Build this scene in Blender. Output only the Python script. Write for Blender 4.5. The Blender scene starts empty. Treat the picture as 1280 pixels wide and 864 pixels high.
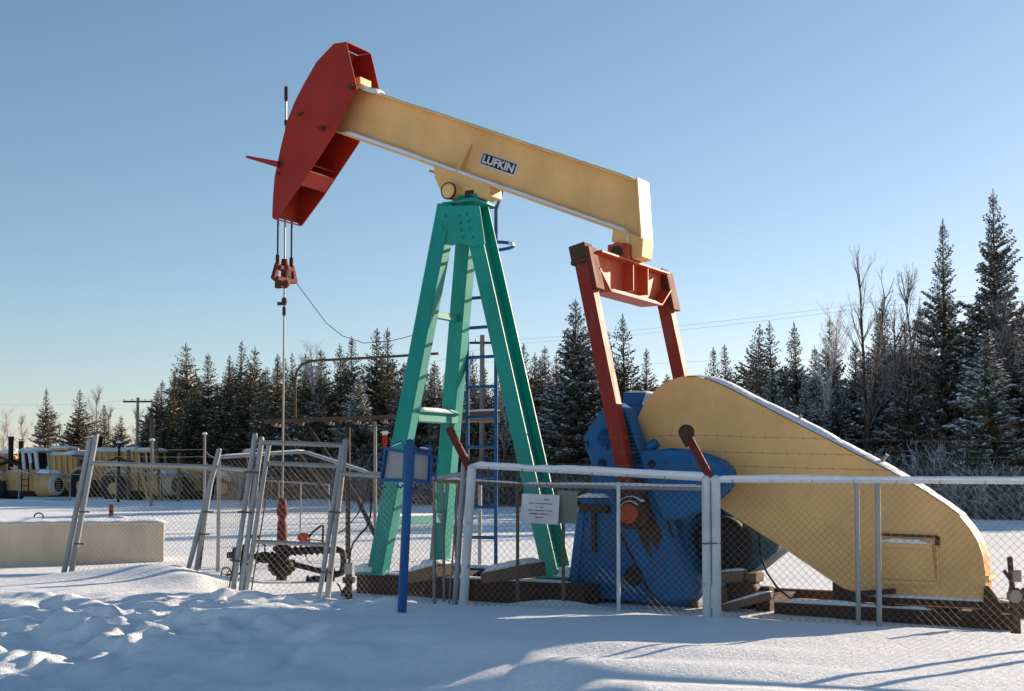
import bpy, bmesh, math, random
import numpy as np
from mathutils import Vector, Matrix, Quaternion
R = math.radians
random.seed(7)
scene = bpy.context.scene
col = scene.collection

# ------------------------------------------------------------------ camera, light, exposure
F_PX, CAM_Z, PITCH, HORIZON = 1600.0, 1.7, R(3.0), 597.0
SV = (HORIZON - 432) / F_PX - math.tan(PITCH)
cam_d = bpy.data.cameras.new('camera'); cam = bpy.data.objects.new('camera', cam_d); col.objects.link(cam)
cam.location = (0, 0, CAM_Z); cam.rotation_euler = (R(90) + PITCH, 0, 0)
cam_d.sensor_fit = 'HORIZONTAL'; cam_d.sensor_width = 36.0
cam_d.lens = 36.0 * F_PX / 1280.0
cam_d.shift_y = SV * F_PX / 1280.0
cam_d.clip_start = 0.1; cam_d.clip_end = 8000
scene.camera = cam

SUN_AZ, SUN_EL = R(50), R(17.0)          # azimuth clockwise from +Y
sun_dir = Vector((math.sin(SUN_AZ) * math.cos(SUN_EL), math.cos(SUN_AZ) * math.cos(SUN_EL), math.sin(SUN_EL)))
world = bpy.data.worlds.new('World'); scene.world = world; world.use_nodes = True
wn = world.node_tree.nodes; wl = world.node_tree.links
bg = wn['Background']
sky = wn.new('ShaderNodeTexSky'); sky.sky_type = 'NISHITA'; sky.sun_disc = False
sky.sun_elevation = SUN_EL; sky.sun_rotation = SUN_AZ
sky.altitude = 700; sky.air_density = 1.0; sky.dust_density = 0.45; sky.ozone_density = 2.7
hsv = wn.new('ShaderNodeHueSaturation'); hsv.inputs['Saturation'].default_value = 0.92; hsv.inputs['Hue'].default_value = 0.492
wl.new(sky.outputs[0], hsv.inputs['Color']); sep = wn.new('ShaderNodeSeparateColor'); cmb = wn.new('ShaderNodeCombineColor'); wl.new(hsv.outputs[0], sep.inputs[0])
for k_, (pw_, gain_) in enumerate(((1.12, 0.885), (1.00, 0.955), (1.0, 0.955))):
    m1 = wn.new('ShaderNodeMath'); m1.operation = 'POWER'; m1.inputs[1].default_value = pw_; m2 = wn.new('ShaderNodeMath'); m2.operation = 'MULTIPLY'; m2.inputs[1].default_value = gain_
    wl.new(sep.outputs[k_], m1.inputs[0]); wl.new(m1.outputs[0], m2.inputs[0]); wl.new(m2.outputs[0], cmb.inputs[k_])
wl.new(cmb.outputs[0], bg.inputs[0]); bg.inputs[1].default_value = 0.076
sun_d = bpy.data.lights.new('sun', 'SUN'); sun = bpy.data.objects.new('sun', sun_d); col.objects.link(sun)
sun_d.energy = 5.0; sun_d.angle = R(0.5); sun_d.color = (1.0, 0.80, 0.60)
sun.rotation_euler = (-sun_dir).to_track_quat('-Z', 'Y').to_euler(); sun.location = (30, 20, 30)
scene.view_settings.view_transform = 'Standard'; scene.view_settings.look = 'None'
scene.view_settings.gamma = 1.0; scene.view_settings.use_curve_mapping = False
scene.view_settings.exposure = 0.93

# ------------------------------------------------------------------ reading points off the photograph
def ray(px, py):
    u = (px - 640) / F_PX; v = (432 - py) / F_PX + SV
    c, s = math.cos(PITCH), math.sin(PITCH)
    return Vector((u, c - v * s, s + v * c))
def W(px, py, d):                          # world point at distance d along +Y
    r = ray(px, py); r *= d / r.y
    return Vector((r.x, r.y, r.z + CAM_Z))
JO = Vector((-0.757, 19.24, 0.0)); TH = R(31)
EX = Vector((math.cos(TH), -math.sin(TH), 0)); EY = Vector((math.sin(TH), math.cos(TH), 0))
def J(px, py, Y):                          # point in the pump jack's own frame, on its plane y = Y
    r = ray(px, py); o = Vector((0, 0, CAM_Z)) - JO - EY * Y
    k = -o.dot(EY) / r.dot(EY)
    p = o + r * k
    return Vector((p.dot(EX), Y, p.z))

# ------------------------------------------------------------------ numpy value noise
_rs = np.random.RandomState(3); _tab = _rs.rand(256, 256)
def vnoise(x, y):
    x = np.asarray(x, float); y = np.asarray(y, float)
    xi = np.floor(x).astype(int); yi = np.floor(y).astype(int); fx = x - xi; fy = y - yi
    fx = fx * fx * (3 - 2 * fx); fy = fy * fy * (3 - 2 * fy)
    a = _tab[xi & 255, yi & 255]; b = _tab[(xi + 1) & 255, yi & 255]
    c = _tab[xi & 255, (yi + 1) & 255]; d = _tab[(xi + 1) & 255, (yi + 1) & 255]
    return (a * (1 - fx) + b * fx) * (1 - fy) + (c * (1 - fx) + d * fx) * fy - 0.5
def fbm(x, y, o=3):
    s = 0; a = 1.0
    for i in range(o):
        s = s + a * vnoise(x * 2 ** i + 17 * i, y * 2 ** i + 31 * i); a *= 0.5
    return s
def sstep(a, b, x):
    t = np.clip((np.asarray(x, float) - a) / (b - a), 0, 1); return t * t * (3 - 2 * t)

# ------------------------------------------------------------------ materials
def new_mat(name):
    m = bpy.data.materials.new(name); m.use_nodes = True
    nt = m.node_tree; b = nt.nodes['Principled BSDF']
    return m, nt, b
def nd(nt, t, **kw):
    n = nt.nodes.new(t)
    for k, v in kw.items():
        setattr(n, k, v)
    return n
def noise_ramp(nt, coord, scale, lo, hi, detail=4, stretch=None, rough=0.55):
    src = coord
    if stretch:
        mp = nd(nt, 'ShaderNodeMapping'); mp.inputs['Scale'].default_value = stretch
        nt.links.new(coord, mp.inputs['Vector']); src = mp.outputs[0]
    n = nd(nt, 'ShaderNodeTexNoise'); n.inputs['Scale'].default_value = scale; n.inputs['Detail'].default_value = detail
    n.inputs['Roughness'].default_value = rough
    nt.links.new(src, n.inputs['Vector'])
    r = nd(nt, 'ShaderNodeMapRange'); r.inputs[1].default_value = lo; r.inputs[2].default_value = hi
    nt.links.new(n.outputs[0], r.inputs[0])
    return r.outputs[0], n.outputs[0]
def mixc(nt, fac, a, b):
    m = nd(nt, 'ShaderNodeMix', data_type='RGBA')
    if isinstance(fac, (int, float)): m.inputs[0].default_value = fac
    else: nt.links.new(fac, m.inputs[0])
    for s, v in ((6, a), (7, b)):
        if isinstance(v, tuple): m.inputs[s].default_value = (*v, 1)
        else: nt.links.new(v, m.inputs[s])
    return m.outputs[2]
def mathn(nt, op, a, b):
    m = nd(nt, 'ShaderNodeMath', operation=op)
    for i, v in enumerate((a, b)):
        if isinstance(v, (int, float)): m.inputs[i].default_value = v
        else: nt.links.new(v, m.inputs[i])
    return m.outputs[0]
def bump(nt, b, h, strength, dist):
    bp = nd(nt, 'ShaderNodeBump'); bp.inputs['Strength'].default_value = strength; bp.inputs['Distance'].default_value = dist
    nt.links.new(h, bp.inputs['Height']); nt.links.new(bp.outputs[0], b.inputs['Normal'])
def paint(name, c, rough=0.45, dirt=0.25, rust=0.3, dirt_c=(0.10, 0.07, 0.045), rust_c=(0.10, 0.035, 0.014), metal=0.0):
    m, nt, b = new_mat(name)
    tc = nd(nt, 'ShaderNodeTexCoord'); oc = tc.outputs['Object']
    f1, _ = noise_ramp(nt, oc, 1.3, 0.35, 0.75, 5)
    shade = mixc(nt, f1, c, tuple(x * 0.72 for x in c))
    f2, n2 = noise_ramp(nt, oc, 5.0, 0.52, 0.75, 6, (3.0, 3.0, 0.35))
    c2 = mixc(nt, mathn(nt, 'MULTIPLY', f2, dirt), shade, dirt_c)
    f3, n3 = noise_ramp(nt, oc, 9.0, 0.66 - 0.1 * rust, 0.72 - 0.08 * rust, 8, None, 0.65)
    c3 = mixc(nt, mathn(nt, 'MULTIPLY', f3, min(1.0, rust * 2)), c2, rust_c)
    nt.links.new(c3, b.inputs['Base Color'])
    rr = nd(nt, 'ShaderNodeMapRange'); rr.inputs[3].default_value = rough - 0.08; rr.inputs[4].default_value = rough + 0.2
    nt.links.new(n2, rr.inputs[0]); nt.links.new(rr.outputs[0], b.inputs['Roughness'])
    b.inputs['Metallic'].default_value = metal
    b.inputs['Specular IOR Level'].default_value = 0.25
    bump(nt, b, n3, 0.12, 0.01)
    return m
M = {}
M['yellow'] = paint('yellow_paint', (0.86, 0.52, 0.205), 0.5, 0.06, 0.05)
M['red'] = paint('red_paint', (0.37, 0.022, 0.010), 0.5, 0.3, 0.42)
M['red_worn'] = paint('worn_red_paint', (0.27, 0.022, 0.012), 0.55, 0.75, 0.6, dirt_c=(0.16, 0.09, 0.07))
M['orange_red'] = paint('orange_red_paint', (0.50, 0.075, 0.03), 0.45, 0.3, 0.35)
M['green'] = paint('green_paint', (0.006, 0.31, 0.255), 0.42, 0.2, 0.14)
M['blue'] = paint('blue_paint', (0.007, 0.125, 0.32), 0.5, 0.5, 0.4)
M['blue_rail'] = paint('blue_rail_paint', (0.008, 0.095, 0.29), 0.4, 0.2, 0.3)
M['teal_dark'] = paint('dark_blue_paint', (0.02, 0.09, 0.16), 0.5, 0.4, 0.35)
M['rust'] = paint('rusty_steel', (0.075, 0.04, 0.026), 0.75, 0.5, 0.6)
M['rust_red'] = paint('rust_red_steel', (0.15, 0.024, 0.015), 0.7, 0.4, 0.5)
M['black'] = paint('black_steel', (0.022, 0.018, 0.016), 0.6, 0.3, 0.5)
M['galv'] = paint('galvanised_steel', (0.33, 0.34, 0.35), 0.45, 0.15, 0.08, metal=0.25)
M['steel'] = paint('bright_steel', (0.30, 0.28, 0.26), 0.35, 0.3, 0.2, metal=0.6)
M['wire'] = paint('frosted_wire', (0.22, 0.205, 0.19), 0.6, 0.2, 0.3)
M['wire_dark'] = paint('weathered_wire', (0.12, 0.105, 0.09), 0.6, 0.2, 0.3)
M['white'] = paint('white_post_paint', (0.66, 0.68, 0.70), 0.6, 0.2, 0.35)
M['timber'] = paint('weathered_timber', (0.19, 0.13, 0.085), 0.85, 0.5, 0.2)
M['timber_dark'] = paint('creosoted_timber', (0.055, 0.036, 0.026), 0.9, 0.5, 0.1)
M['timber_mid'] = paint('brown_timber', (0.10, 0.075, 0.055), 0.9, 0.5, 0.1)
M['grey_timber'] = paint('grey_pole_timber', (0.30, 0.27, 0.24), 0.9, 0.4, 0.0)
M['concrete'] = paint('concrete', (0.62, 0.52, 0.40), 0.9, 0.2, 0.03, dirt_c=(0.3, 0.25, 0.19))
M['sign_white'] = paint('sign_enamel', (0.62, 0.63, 0.66), 0.5, 0.12, 0.05)
M['sign_back'] = paint('sign_backing', (0.36, 0.36, 0.36), 0.55, 0.1, 0.03)
M['sign_green'] = paint('sign_plywood', (0.24, 0.28, 0.22), 0.8, 0.25, 0.05)
M['plate_dark'] = paint('nameplate_dark', (0.012, 0.018, 0.035), 0.4, 0.05, 0.0)
M['plate_pale'] = paint('nameplate_pale', (0.68, 0.68, 0.66), 0.5, 0.1, 0.0)
M['ink'] = paint('sign_ink', (0.05, 0.04, 0.04), 0.7, 0.0, 0.0)
M['red_ink'] = paint('sign_red_ink', (0.42, 0.09, 0.10), 0.7, 0.0, 0.0)
M['machine'] = paint('machine_yellow', (0.80, 0.47, 0.19), 0.5, 0.35, 0.2)
M['machine_pale'] = paint('machine_cream_sunlit', (0.70, 0.62, 0.5), 0.5, 0.25, 0.1)  # cream fittings; also puts sunlight into the colour of noses and cab pillars
M['rubber'] = paint('tyre_rubber', (0.028, 0.026, 0.024), 0.9, 0.5, 0.0)
M['glass'] = paint('dark_window', (0.02, 0.024, 0.03), 0.12, 0.0, 0.0)
M['cable'] = paint('black_cable', (0.012, 0.012, 0.012), 0.6, 0.0, 0.0)

def snow_mat(name, bumps=True):
    m, nt, b = new_mat(name)
    tc = nd(nt, 'ShaderNodeTexCoord'); oc = tc.outputs['Object']
    f, n = noise_ramp(nt, oc, 0.8, 0.3, 0.7, 4)
    c = mixc(nt, f, (0.87, 0.905, 0.95), (0.80, 0.84, 0.89))
    nt.links.new(c, b.inputs['Base Color']); b.inputs['Roughness'].default_value = 0.62
    b.inputs['Specular IOR Level'].default_value = 0.25
    if bumps:
        _, n1 = noise_ramp(nt, oc, 22.0, 0, 1, 6, None, 0.7)
        _, n2 = noise_ramp(nt, oc, 95.0, 0, 1, 3)
        _, n3 = noise_ramp(nt, oc, 5.5, 0, 1, 5, None, 0.6)
        h = mathn(nt, 'ADD', mathn(nt, 'ADD', n1, mathn(nt, 'MULTIPLY', n2, 0.4)), mathn(nt, 'MULTIPLY', n3, 1.6))
        bump(nt, b, h, 0.6, 0.026)
    return m
M['snow'] = snow_mat('snow'); M['snow_cap'] = snow_mat('snow_cap')

def foliage(name, c1, c2, rough=0.85, trans=0.0):
    m, nt, b = new_mat(name)
    tc = nd(nt, 'ShaderNodeTexCoord'); oi = nd(nt, 'ShaderNodeObjectInfo')
    f, _ = noise_ramp(nt, tc.outputs['Object'], 2.2, 0.3, 0.7, 4)
    c = mixc(nt, f, c1, c2)
    hs = nd(nt, 'ShaderNodeHueSaturation'); mr = nd(nt, 'ShaderNodeMapRange'); mr.inputs[3].default_value = 0.75; mr.inputs[4].default_value = 1.4
    nt.links.new(oi.outputs['Random'], mr.inputs[0]); nt.links.new(mr.outputs[0], hs.inputs['Value']); nt.links.new(c, hs.inputs['Color'])
    nt.links.new(hs.outputs[0], b.inputs['Base Color']); b.inputs['Roughness'].default_value = rough
    b.inputs['Specular IOR Level'].default_value = 0.15
    return m
M['needles'] = foliage('spruce_needles', (0.070, 0.080, 0.055), (0.12, 0.10, 0.06))
M['needles_brown'] = foliage('sunlit_brown_needles', (0.20, 0.14, 0.08), (0.13, 0.10, 0.06))  # brown puts the sunlit look of branches into the needle colour
M['frost'] = foliage('frosted_needles', (0.72, 0.74, 0.78), (0.50, 0.53, 0.58))
M['bark'] = foliage('bark', (0.07, 0.05, 0.038), (0.12, 0.085, 0.06))
M['twig'] = foliage('bare_twigs', (0.17, 0.14, 0.12), (0.11, 0.09, 0.075))
M['twig_frost'] = foliage('frosted_twigs', (0.62, 0.62, 0.64), (0.40, 0.38, 0.38))
M['pale_bark'] = foliage('pale_bark', (0.26, 0.23, 0.20), (0.17, 0.145, 0.125))
M['dry_leaf'] = foliage('dry_shrub', (0.15, 0.09, 0.05), (0.09, 0.06, 0.04))

# ------------------------------------------------------------------ mesh builder
class MB:
    def __init__(s): s.v = []; s.f = []; s.mi = []; s.cur = 0; s.sm = []
    def add(s, vs, fs, smooth=False):
        o = len(s.v); s.v += [tuple(v) for v in vs]
        for f in fs: s.f.append(tuple(i + o for i in f)); s.mi.append(s.cur); s.sm.append(smooth)
    def hexa(s, p):                              # 8 points: bottom ring 0-3, top ring 4-7
        s.add(p, [(3, 2, 1, 0), (4, 5, 6, 7), (0, 1, 5, 4), (1, 2, 6, 5), (2, 3, 7, 6), (3, 0, 4, 7)])
    def box(s, c, size, rot=None):
        c = Vector(c); hx, hy, hz = [d / 2 for d in size]
        p = [Vector(q) for q in ((-hx, -hy, -hz), (hx, -hy, -hz), (hx, hy, -hz), (-hx, hy, -hz), (-hx, -hy, hz), (hx, -hy, hz), (hx, hy, hz), (-hx, hy, hz))]
        if rot is not None: p = [rot @ q for q in p]
        s.hexa([q + c for q in p])
    def bar(s, p0, p1, w, h, side=(0, 1, 0), w1=None, h1=None):   # rectangular bar; w along `side`, h across it
        p0 = Vector(p0); p1 = Vector(p1); d = (p1 - p0).normalized(); sd = Vector(side)
        sd = (sd - d * sd.dot(d)).normalized(); up = d.cross(sd).normalized()
        w1 = w if w1 is None else w1; h1 = h if h1 is None else h1
        pts = []
        for (p, ww, hh) in ((p0, w, h), (p1, w1, h1)):
            pts += [p - sd * ww / 2 - up * hh / 2, p + sd * ww / 2 - up * hh / 2, p + sd * ww / 2 + up * hh / 2, p - sd * ww / 2 + up * hh / 2]
        s.hexa(pts)
    def tube(s, p0, p1, r0, r1=None, n=10, caps=True, smooth=True):
        p0 = Vector(p0); p1 = Vector(p1); r1 = r0 if r1 is None else r1
        d = (p1 - p0).normalized(); a = d.orthogonal().normalized(); b = d.cross(a)
        vs = []
        for (p, r) in ((p0, r0), (p1, r1)):
            for k in range(n):
                t = 2 * math.pi * k / n; vs.append(p + (a * math.cos(t) + b * math.sin(t)) * r)
        fs = [(k, (k + 1) % n, n + (k + 1) % n, n + k) for k in range(n)]
        s.add(vs, fs, smooth and n > 4)
        if caps: s.add(vs, [tuple(range(n - 1, -1, -1)), tuple(range(n, 2 * n))])
    def path(s, pts, r, n=8, smooth=True):
        pts = [Vector(p) for p in pts]; rs = r if isinstance(r, (list, tuple)) else [r] * len(pts)
        vs = []; a = None
        for i, p in enumerate(pts):
            d = (pts[min(i + 1, len(pts) - 1)] - pts[max(i - 1, 0)]).normalized()
            a = d.orthogonal().normalized() if a is None else (a - d * a.dot(d)).normalized()
            b = d.cross(a)
            for k in range(n):
                t = 2 * math.pi * k / n; vs.append(p + (a * math.cos(t) + b * math.sin(t)) * rs[i])
        fs = []
        for i in range(len(pts) - 1):
            for k in range(n): fs.append((i * n + k, i * n + (k + 1) % n, (i + 1) * n + (k + 1) % n, (i + 1) * n + k))
        s.add(vs, fs, smooth and n > 4)
        m = len(pts) - 1
        s.add(vs, [tuple(range(n - 1, -1, -1)), tuple(m * n + k for k in range(n))])
    def lathe(s, c, axis, prof, n=16, smooth=True):     # prof: (along, radius)
        c = Vector(c); d = Vector(axis).normalized(); a = d.orthogonal().normalized(); b = d.cross(a); vs = []
        for (h, r) in prof:
            for k in range(n):
                t = 2 * math.pi * k / n; vs.append(c + d * h + (a * math.cos(t) + b * math.sin(t)) * max(r, 1e-4))
        fs = []
        for i in range(len(prof) - 1):
            for k in range(n): fs.append((i * n + k, i * n + (k + 1) % n, (i + 1) * n + (k + 1) % n, (i + 1) * n + k))
        s.add(vs, fs, smooth)
        m = len(prof) - 1
        s.add(vs, [tuple(range(n - 1, -1, -1)), tuple(m * n + k for k in range(n))])
    def prism(s, outline, vec):                        # planar outline swept by vec
        n = len(outline); a = [Vector(p) for p in outline]; b = [p + Vector(vec) for p in a]
        s.add(a + b, [tuple(range(n - 1, -1, -1)), tuple(range(n, 2 * n))] + [(i, (i + 1) % n, n + (i + 1) % n, n + i) for i in range(n)])
    def strip(s, path, wvec, th):                      # a bent plate following a path, wide along wvec, thickness th towards normal
        pts = [Vector(p) for p in path]; w = Vector(wvec); nn = []
        for i in range(len(pts)):
            d = (pts[min(i + 1, len(pts) - 1)] - pts[max(i - 1, 0)]).normalized(); nn.append(d.cross(w).normalized())
        for i in range(len(pts) - 1):
            a, b = pts[i], pts[i + 1]; na, nb = nn[i] * th, nn[i + 1] * th
            s.hexa([a, b, b + w, a + w, a + na, b + nb, b + nb + w, a + na + w])
    def snowcap(s, p0, p1, w, th, side=(0, 1, 0), seg=None, seed=0, lump=0.5, base=0.0):
        """an uneven ridge of settled snow lying along the line p0-p1"""
        rnd = random.Random(seed); p0 = Vector(p0); p1 = Vector(p1); L = (p1 - p0).length
        seg = seg or max(4, int(L / 0.12)); d = (p1 - p0).normalized(); sd = Vector(side); sd = (sd - d * sd.dot(d)).normalized()
        up = sd.cross(d).normalized()
        if up.z < 0: up = -up
        vs = []; K = 6
        nz = vnoise(np.linspace(0, 1, seg + 1) * (p1 - p0).length * 1.7 + seed * 3.7, np.full(seg + 1, seed * 1.3)) + 0.35 * vnoise(np.linspace(0, 1, seg + 1) * (p1 - p0).length * 7.0, np.full(seg + 1, seed * 2.1 + 5))
        for i in range(seg + 1):
            t = i / seg; e = min(1, min(t, 1 - t) * seg / 1.2 + 0.25)
            hh = th * e * (0.8 + lump * float(nz[i])); ww = w * (0.95 + 0.12 * lump * float(nz[i]))
            p = p0 + (p1 - p0) * t + up * base
            for k in range(K):
                q = k / (K - 1); x = (q - 0.5) * ww; z = hh * (1 - (2 * q - 1) ** 4) ** 0.5 if 0 < k < K - 1 else 0
                vs.append(p + sd * x + up * z)
        fs = []
        for i in range(seg):
            for k in range(K - 1): fs.append((i * K + k, i * K + k + 1, (i + 1) * K + k + 1, (i + 1) * K + k))
            fs.append((i * K + K - 1, i * K, (i + 1) * K, (i + 1) * K + K - 1))
        fs.append(tuple(range(K - 1, -1, -1))); fs.append(tuple(seg * K + k for k in range(K)))
        s.add(vs, fs, True)
    def clusters(s):
        """groups of faces that touch one another (islands whose boxes meet are one piece)"""
        par = list(range(len(s.v)))
        def find(a):
            while par[a] != a: par[a] = par[par[a]]; a = par[a]
            return a
        for f in s.f:
            r0 = find(f[0])
            for i in f[1:]: par[find(i)] = r0
        bb = {}
        for i, v in enumerate(s.v):
            r = find(i); b = bb.get(r)
            if b is None: bb[r] = [list(v), list(v)]
            else:
                for k in range(3):
                    if v[k] < b[0][k]: b[0][k] = v[k]
                    if v[k] > b[1][k]: b[1][k] = v[k]
        ids = list(bb)
        if len(ids) > 150: return None
        grp = {r: r for r in ids}
        def g(a):
            while grp[a] != a: a = grp[a]
            return a
        for x in range(len(ids)):
            for y in range(x):
                A, B = bb[ids[x]], bb[ids[y]]
                if all(A[0][k] <= B[1][k] + 0.004 and B[0][k] <= A[1][k] + 0.004 for k in range(3)): grp[g(ids[x])] = g(ids[y])
        out = {}
        for k, f in enumerate(s.f): out.setdefault(g(find(f[0])), []).append(k)
        return list(out.values())
    def build(s, name, mats, parent=None, bevel=0.0, loc=None):
        if parent is not None and name not in ('chain_link', 'barbed_wire', 'sign_writing', 'rack_teeth', 'scrollwork', 'crown'):
            cl = s.clusters()
            if cl and 1 < len(cl) <= 40:
                first = None
                for fs in cl:
                    m = MB(); mp = {}
                    for k in fs:
                        for i in s.f[k]:
                            if i not in mp: mp[i] = len(m.v); m.v.append(s.v[i])
                        m.f.append(tuple(mp[i] for i in s.f[k])); m.mi.append(s.mi[k]); m.sm.append(s.sm[k])
                    o = m.make(name, mats, parent, bevel, loc); first = first or o
                return first
        return s.make(name, mats, parent, bevel, loc)
    def make(s, name, mats, parent=None, bevel=0.0, loc=None):
        me = bpy.data.meshes.new(name); me.from_pydata(s.v, [], s.f)
        mats = mats if isinstance(mats, (list, tuple)) else [mats]
        for m in mats: me.materials.append(m)
        me.polygons.foreach_set('material_index', s.mi); me.polygons.foreach_set('use_smooth', s.sm)
        bm = bmesh.new(); bm.from_mesh(me); bmesh.ops.recalc_face_normals(bm, faces=bm.faces); bm.to_mesh(me); bm.free()
        me.update()
        o = bpy.data.objects.new(name, me); col.objects.link(o)
        if parent is not None: o.parent = parent
        if loc is not None: o.location = loc
        if bevel:
            b = o.modifiers.new('bevel', 'BEVEL'); b.width = bevel; b.segments = 1; b.limit_method = 'ANGLE'; b.angle_limit = R(35)
        return o
def tag(o, label=None, cat=None, group=None, kind=None):
    if label: o['label'] = label
    if cat: o['category'] = cat
    if group: o['group'] = group
    if kind: o['kind'] = kind
    return o
def empty(name, loc, rz=0, label=None, cat=None, group=None):
    o = bpy.data.objects.new(name, None); o.empty_display_size = 0.3; col.objects.link(o)
    o.location = loc; o.rotation_euler = (0, 0, rz); return tag(o, label, cat, group)
def copy_tree(o, parent=None):
    kids = list(o.children)
    c = o.copy(); col.objects.link(c); c.parent = parent
    for ch in kids: copy_tree(ch, c)
    return c
def lerp(a, b, t): return Vector(a) + (Vector(b) - Vector(a)) * t

# ------------------------------------------------------------------ setting: one sheet of snow to the horizon
FX = np.array([-40, -7.6, -5.6, -5.0, -3.7, -0.5, 5.35, 12.0]); FY = np.array([21.5, 21.0, 20.8, 19.6, 17.0, 15.9, 13.39, 10.6])
CXs = np.array([-30, -12, -7, -4.75, -2.4, -0.85, 0.0, 0.96, 1.5, 3.0, 6.0]); CYs = np.array([18.5, 17.6, 17.0, 16.2, 14.9, 13.6, 12.4, 9.6, 7.6, 3.0, -6.0])
def ground_h(x, y):
    x = np.asarray(x, float); y = np.asarray(y, float)
    yf = np.interp(x, FX, FY); yc = np.interp(x, CXs, CYs) + 0.5 * fbm(x * 0.45, y * 0.45, 2)
    o = sstep(1.3, -0.3, y - yf)
    s = (yc - y) * 0.62
    z = 0.13 * o - 0.40 * sstep(0.0, 2.1, s)
    left = sstep(0.5, -3.0, x) * sstep(19.0, 16.0, y)
    lump = 0.55 * fbm(x * 0.8 + 5, y * 1.2 + 2, 2) + 0.45 * fbm(x * 1.9 + 5, y * 2.4 + 2, 3)
    foot = vnoise(x * 2.6, y * 2.9)
    near = sstep(60, 25, y)
    z = z + left * (0.26 * lump + 0.10 * foot + 0.045 * vnoise(x * 5.1, y * 5.7))
    z = z - 0.08 * sstep(0.5, 9.0, x) * sstep(16, 12, y)
    z = z + left * 0.10 * np.maximum(0, vnoise(x * 1.9 + 3, y * 2.3 + 8)) ** 0.7 * sstep(-1.5, -5, x)
    z = z + near * (0.05 * fbm(x * 0.33, y * 0.33, 2) + 0.018 * fbm(x * 1.6, y * 1.6, 3)) * (1 - 0.4 * o)
    def blob(cx, cy, a, sx, sy): return a * np.exp(-((x - cx) / sx) ** 2 - ((y - cy) / sy) ** 2)
    z = z + blob(-5.3, 20.3, 0.20, 1.3, 0.6) + blob(-4.6, 19.3, 0.16, 0.7, 0.5) + blob(-6.6, 20.3, 0.05, 0.8, 0.4)
    z = z + blob(0.55, 16.2, 0.12, 0.7, 0.3) + blob(-3.1, 16.4, 0.07, 0.8, 0.4)
    z = z + sstep(-3, 0, x) * sstep(13.2, 12.0, y) * sstep(4, 0, x) * 0.035 * np.sin((y + 0.28 * x) * 5.2 + 1.5 * vnoise(x * 0.4, y * 0.4))
    # long soft swells further off, tracks across the yard
    far = sstep(24, 32, y) * sstep(130, 70, y)
    z = z + far * (0.12 * fbm(x * 0.07, y * 0.16, 3) + 0.05 * np.sin(y * 0.55 + 0.9 * vnoise(x * 0.05, y * 0.02)))
    # plough ridge at the foot of the yard fence
    z = z + 0.35 * np.exp(-((y - 86) / 2.0) ** 2) * (0.6 + fbm(x * 0.3, y * 0.3, 2)) * sstep(-5, -15, x)
    return z
def gz(x, y): return float(ground_h(np.array([x]), np.array([y]))[0])
def graded(a, b, c, d, step, grow):
    v = list(np.arange(b, c, step)); s = step; p = v[-1]
    while p < d: s *= grow; p += s; v.append(p)
    s = step; p = b; w = []
    while p > a: s *= grow; p -= s; w.append(p)
    return np.array(w[::-1] + v)
gx = graded(-3000, -8.0, 7.0, 3000, 0.05, 1.06); gy = graded(-60, 8.5, 18.0, 5000, 0.045, 1.05)
X, Y = np.meshgrid(gx, gy); Z = ground_h(X, Y)
def footprints(n, f, seed, sc=1.0):
    """boot holes with pushed-up rims, trodden along a track f(t) -> (x, y, heading)"""
    rnd = np.random.RandomState(seed)
    for k in range(n):
        cx, cy, a = f((k + rnd.uniform(-0.2, 0.2)) / n); s = 1 if k % 2 else -1
        cx += -math.sin(a) * 0.13 * s + rnd.normal() * 0.05; cy += math.cos(a) * 0.13 * s + rnd.normal() * 0.05; a += rnd.normal() * 0.25
        i0, i1 = np.searchsorted(gx, [cx - 0.6, cx + 0.6]); j0, j1 = np.searchsorted(gy, [cy - 0.6, cy + 0.6])
        dx = X[j0:j1, i0:i1] - cx; dy = Y[j0:j1, i0:i1] - cy; u = dx * math.cos(a) + dy * math.sin(a); v = -dx * math.sin(a) + dy * math.cos(a)
        q = (u / (0.22 * sc)) ** 2 + (v / (0.13 * sc)) ** 2; dp = rnd.uniform(0.03, 0.075)
        Z[j0:j1, i0:i1] += -dp * np.exp(-q ** 2) + 0.30 * dp * np.exp(-((np.sqrt(q) - 1.6) / 0.5) ** 2)
footprints(34, lambda t: (-7.5 + 5.6 * t, 15.4 - 1.2 * t + 0.5 * math.sin(5 * t), -0.15), 1)
footprints(30, lambda t: (-6.9 + 4.4 * t, 13.6 + 2.1 * t, 0.45), 2)
footprints(26, lambda t: (-5.2 + 1.2 * t, 11.5 + 4.6 * t, 1.3), 3)
footprints(34, lambda t: (-6.6 + 4.2 * (t * 7.3 % 1), 12.8 + 3.6 * (t * 3.7 % 1), t * 40), 4)
footprints(16, lambda t: (-3.6 + 2.9 * t, 16.2 - 0.7 * t, -0.2), 5)
nv = X.size; me = bpy.data.meshes.new('snow_ground')
idx = np.arange(nv).reshape(X.shape)
q = np.stack([idx[:-1, :-1], idx[:-1, 1:], idx[1:, 1:], idx[1:, :-1]], -1).reshape(-1, 4)
me.vertices.add(nv); me.vertices.foreach_set('co', np.stack([X, Y, Z], -1).astype(np.float32).ravel())
me.loops.add(q.size); me.loops.foreach_set('vertex_index', q.astype(np.int32).ravel())
me.polygons.add(len(q)); me.polygons.foreach_set('loop_start', np.arange(0, q.size, 4, dtype=np.int32))
me.polygons.foreach_set('use_smooth', np.ones(len(q), bool))
me.update(calc_edges=True); me.materials.append(M['snow'])
go = bpy.data.objects.new('snow_ground', me); col.objects.link(go); tag(go, kind='structure')

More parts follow.
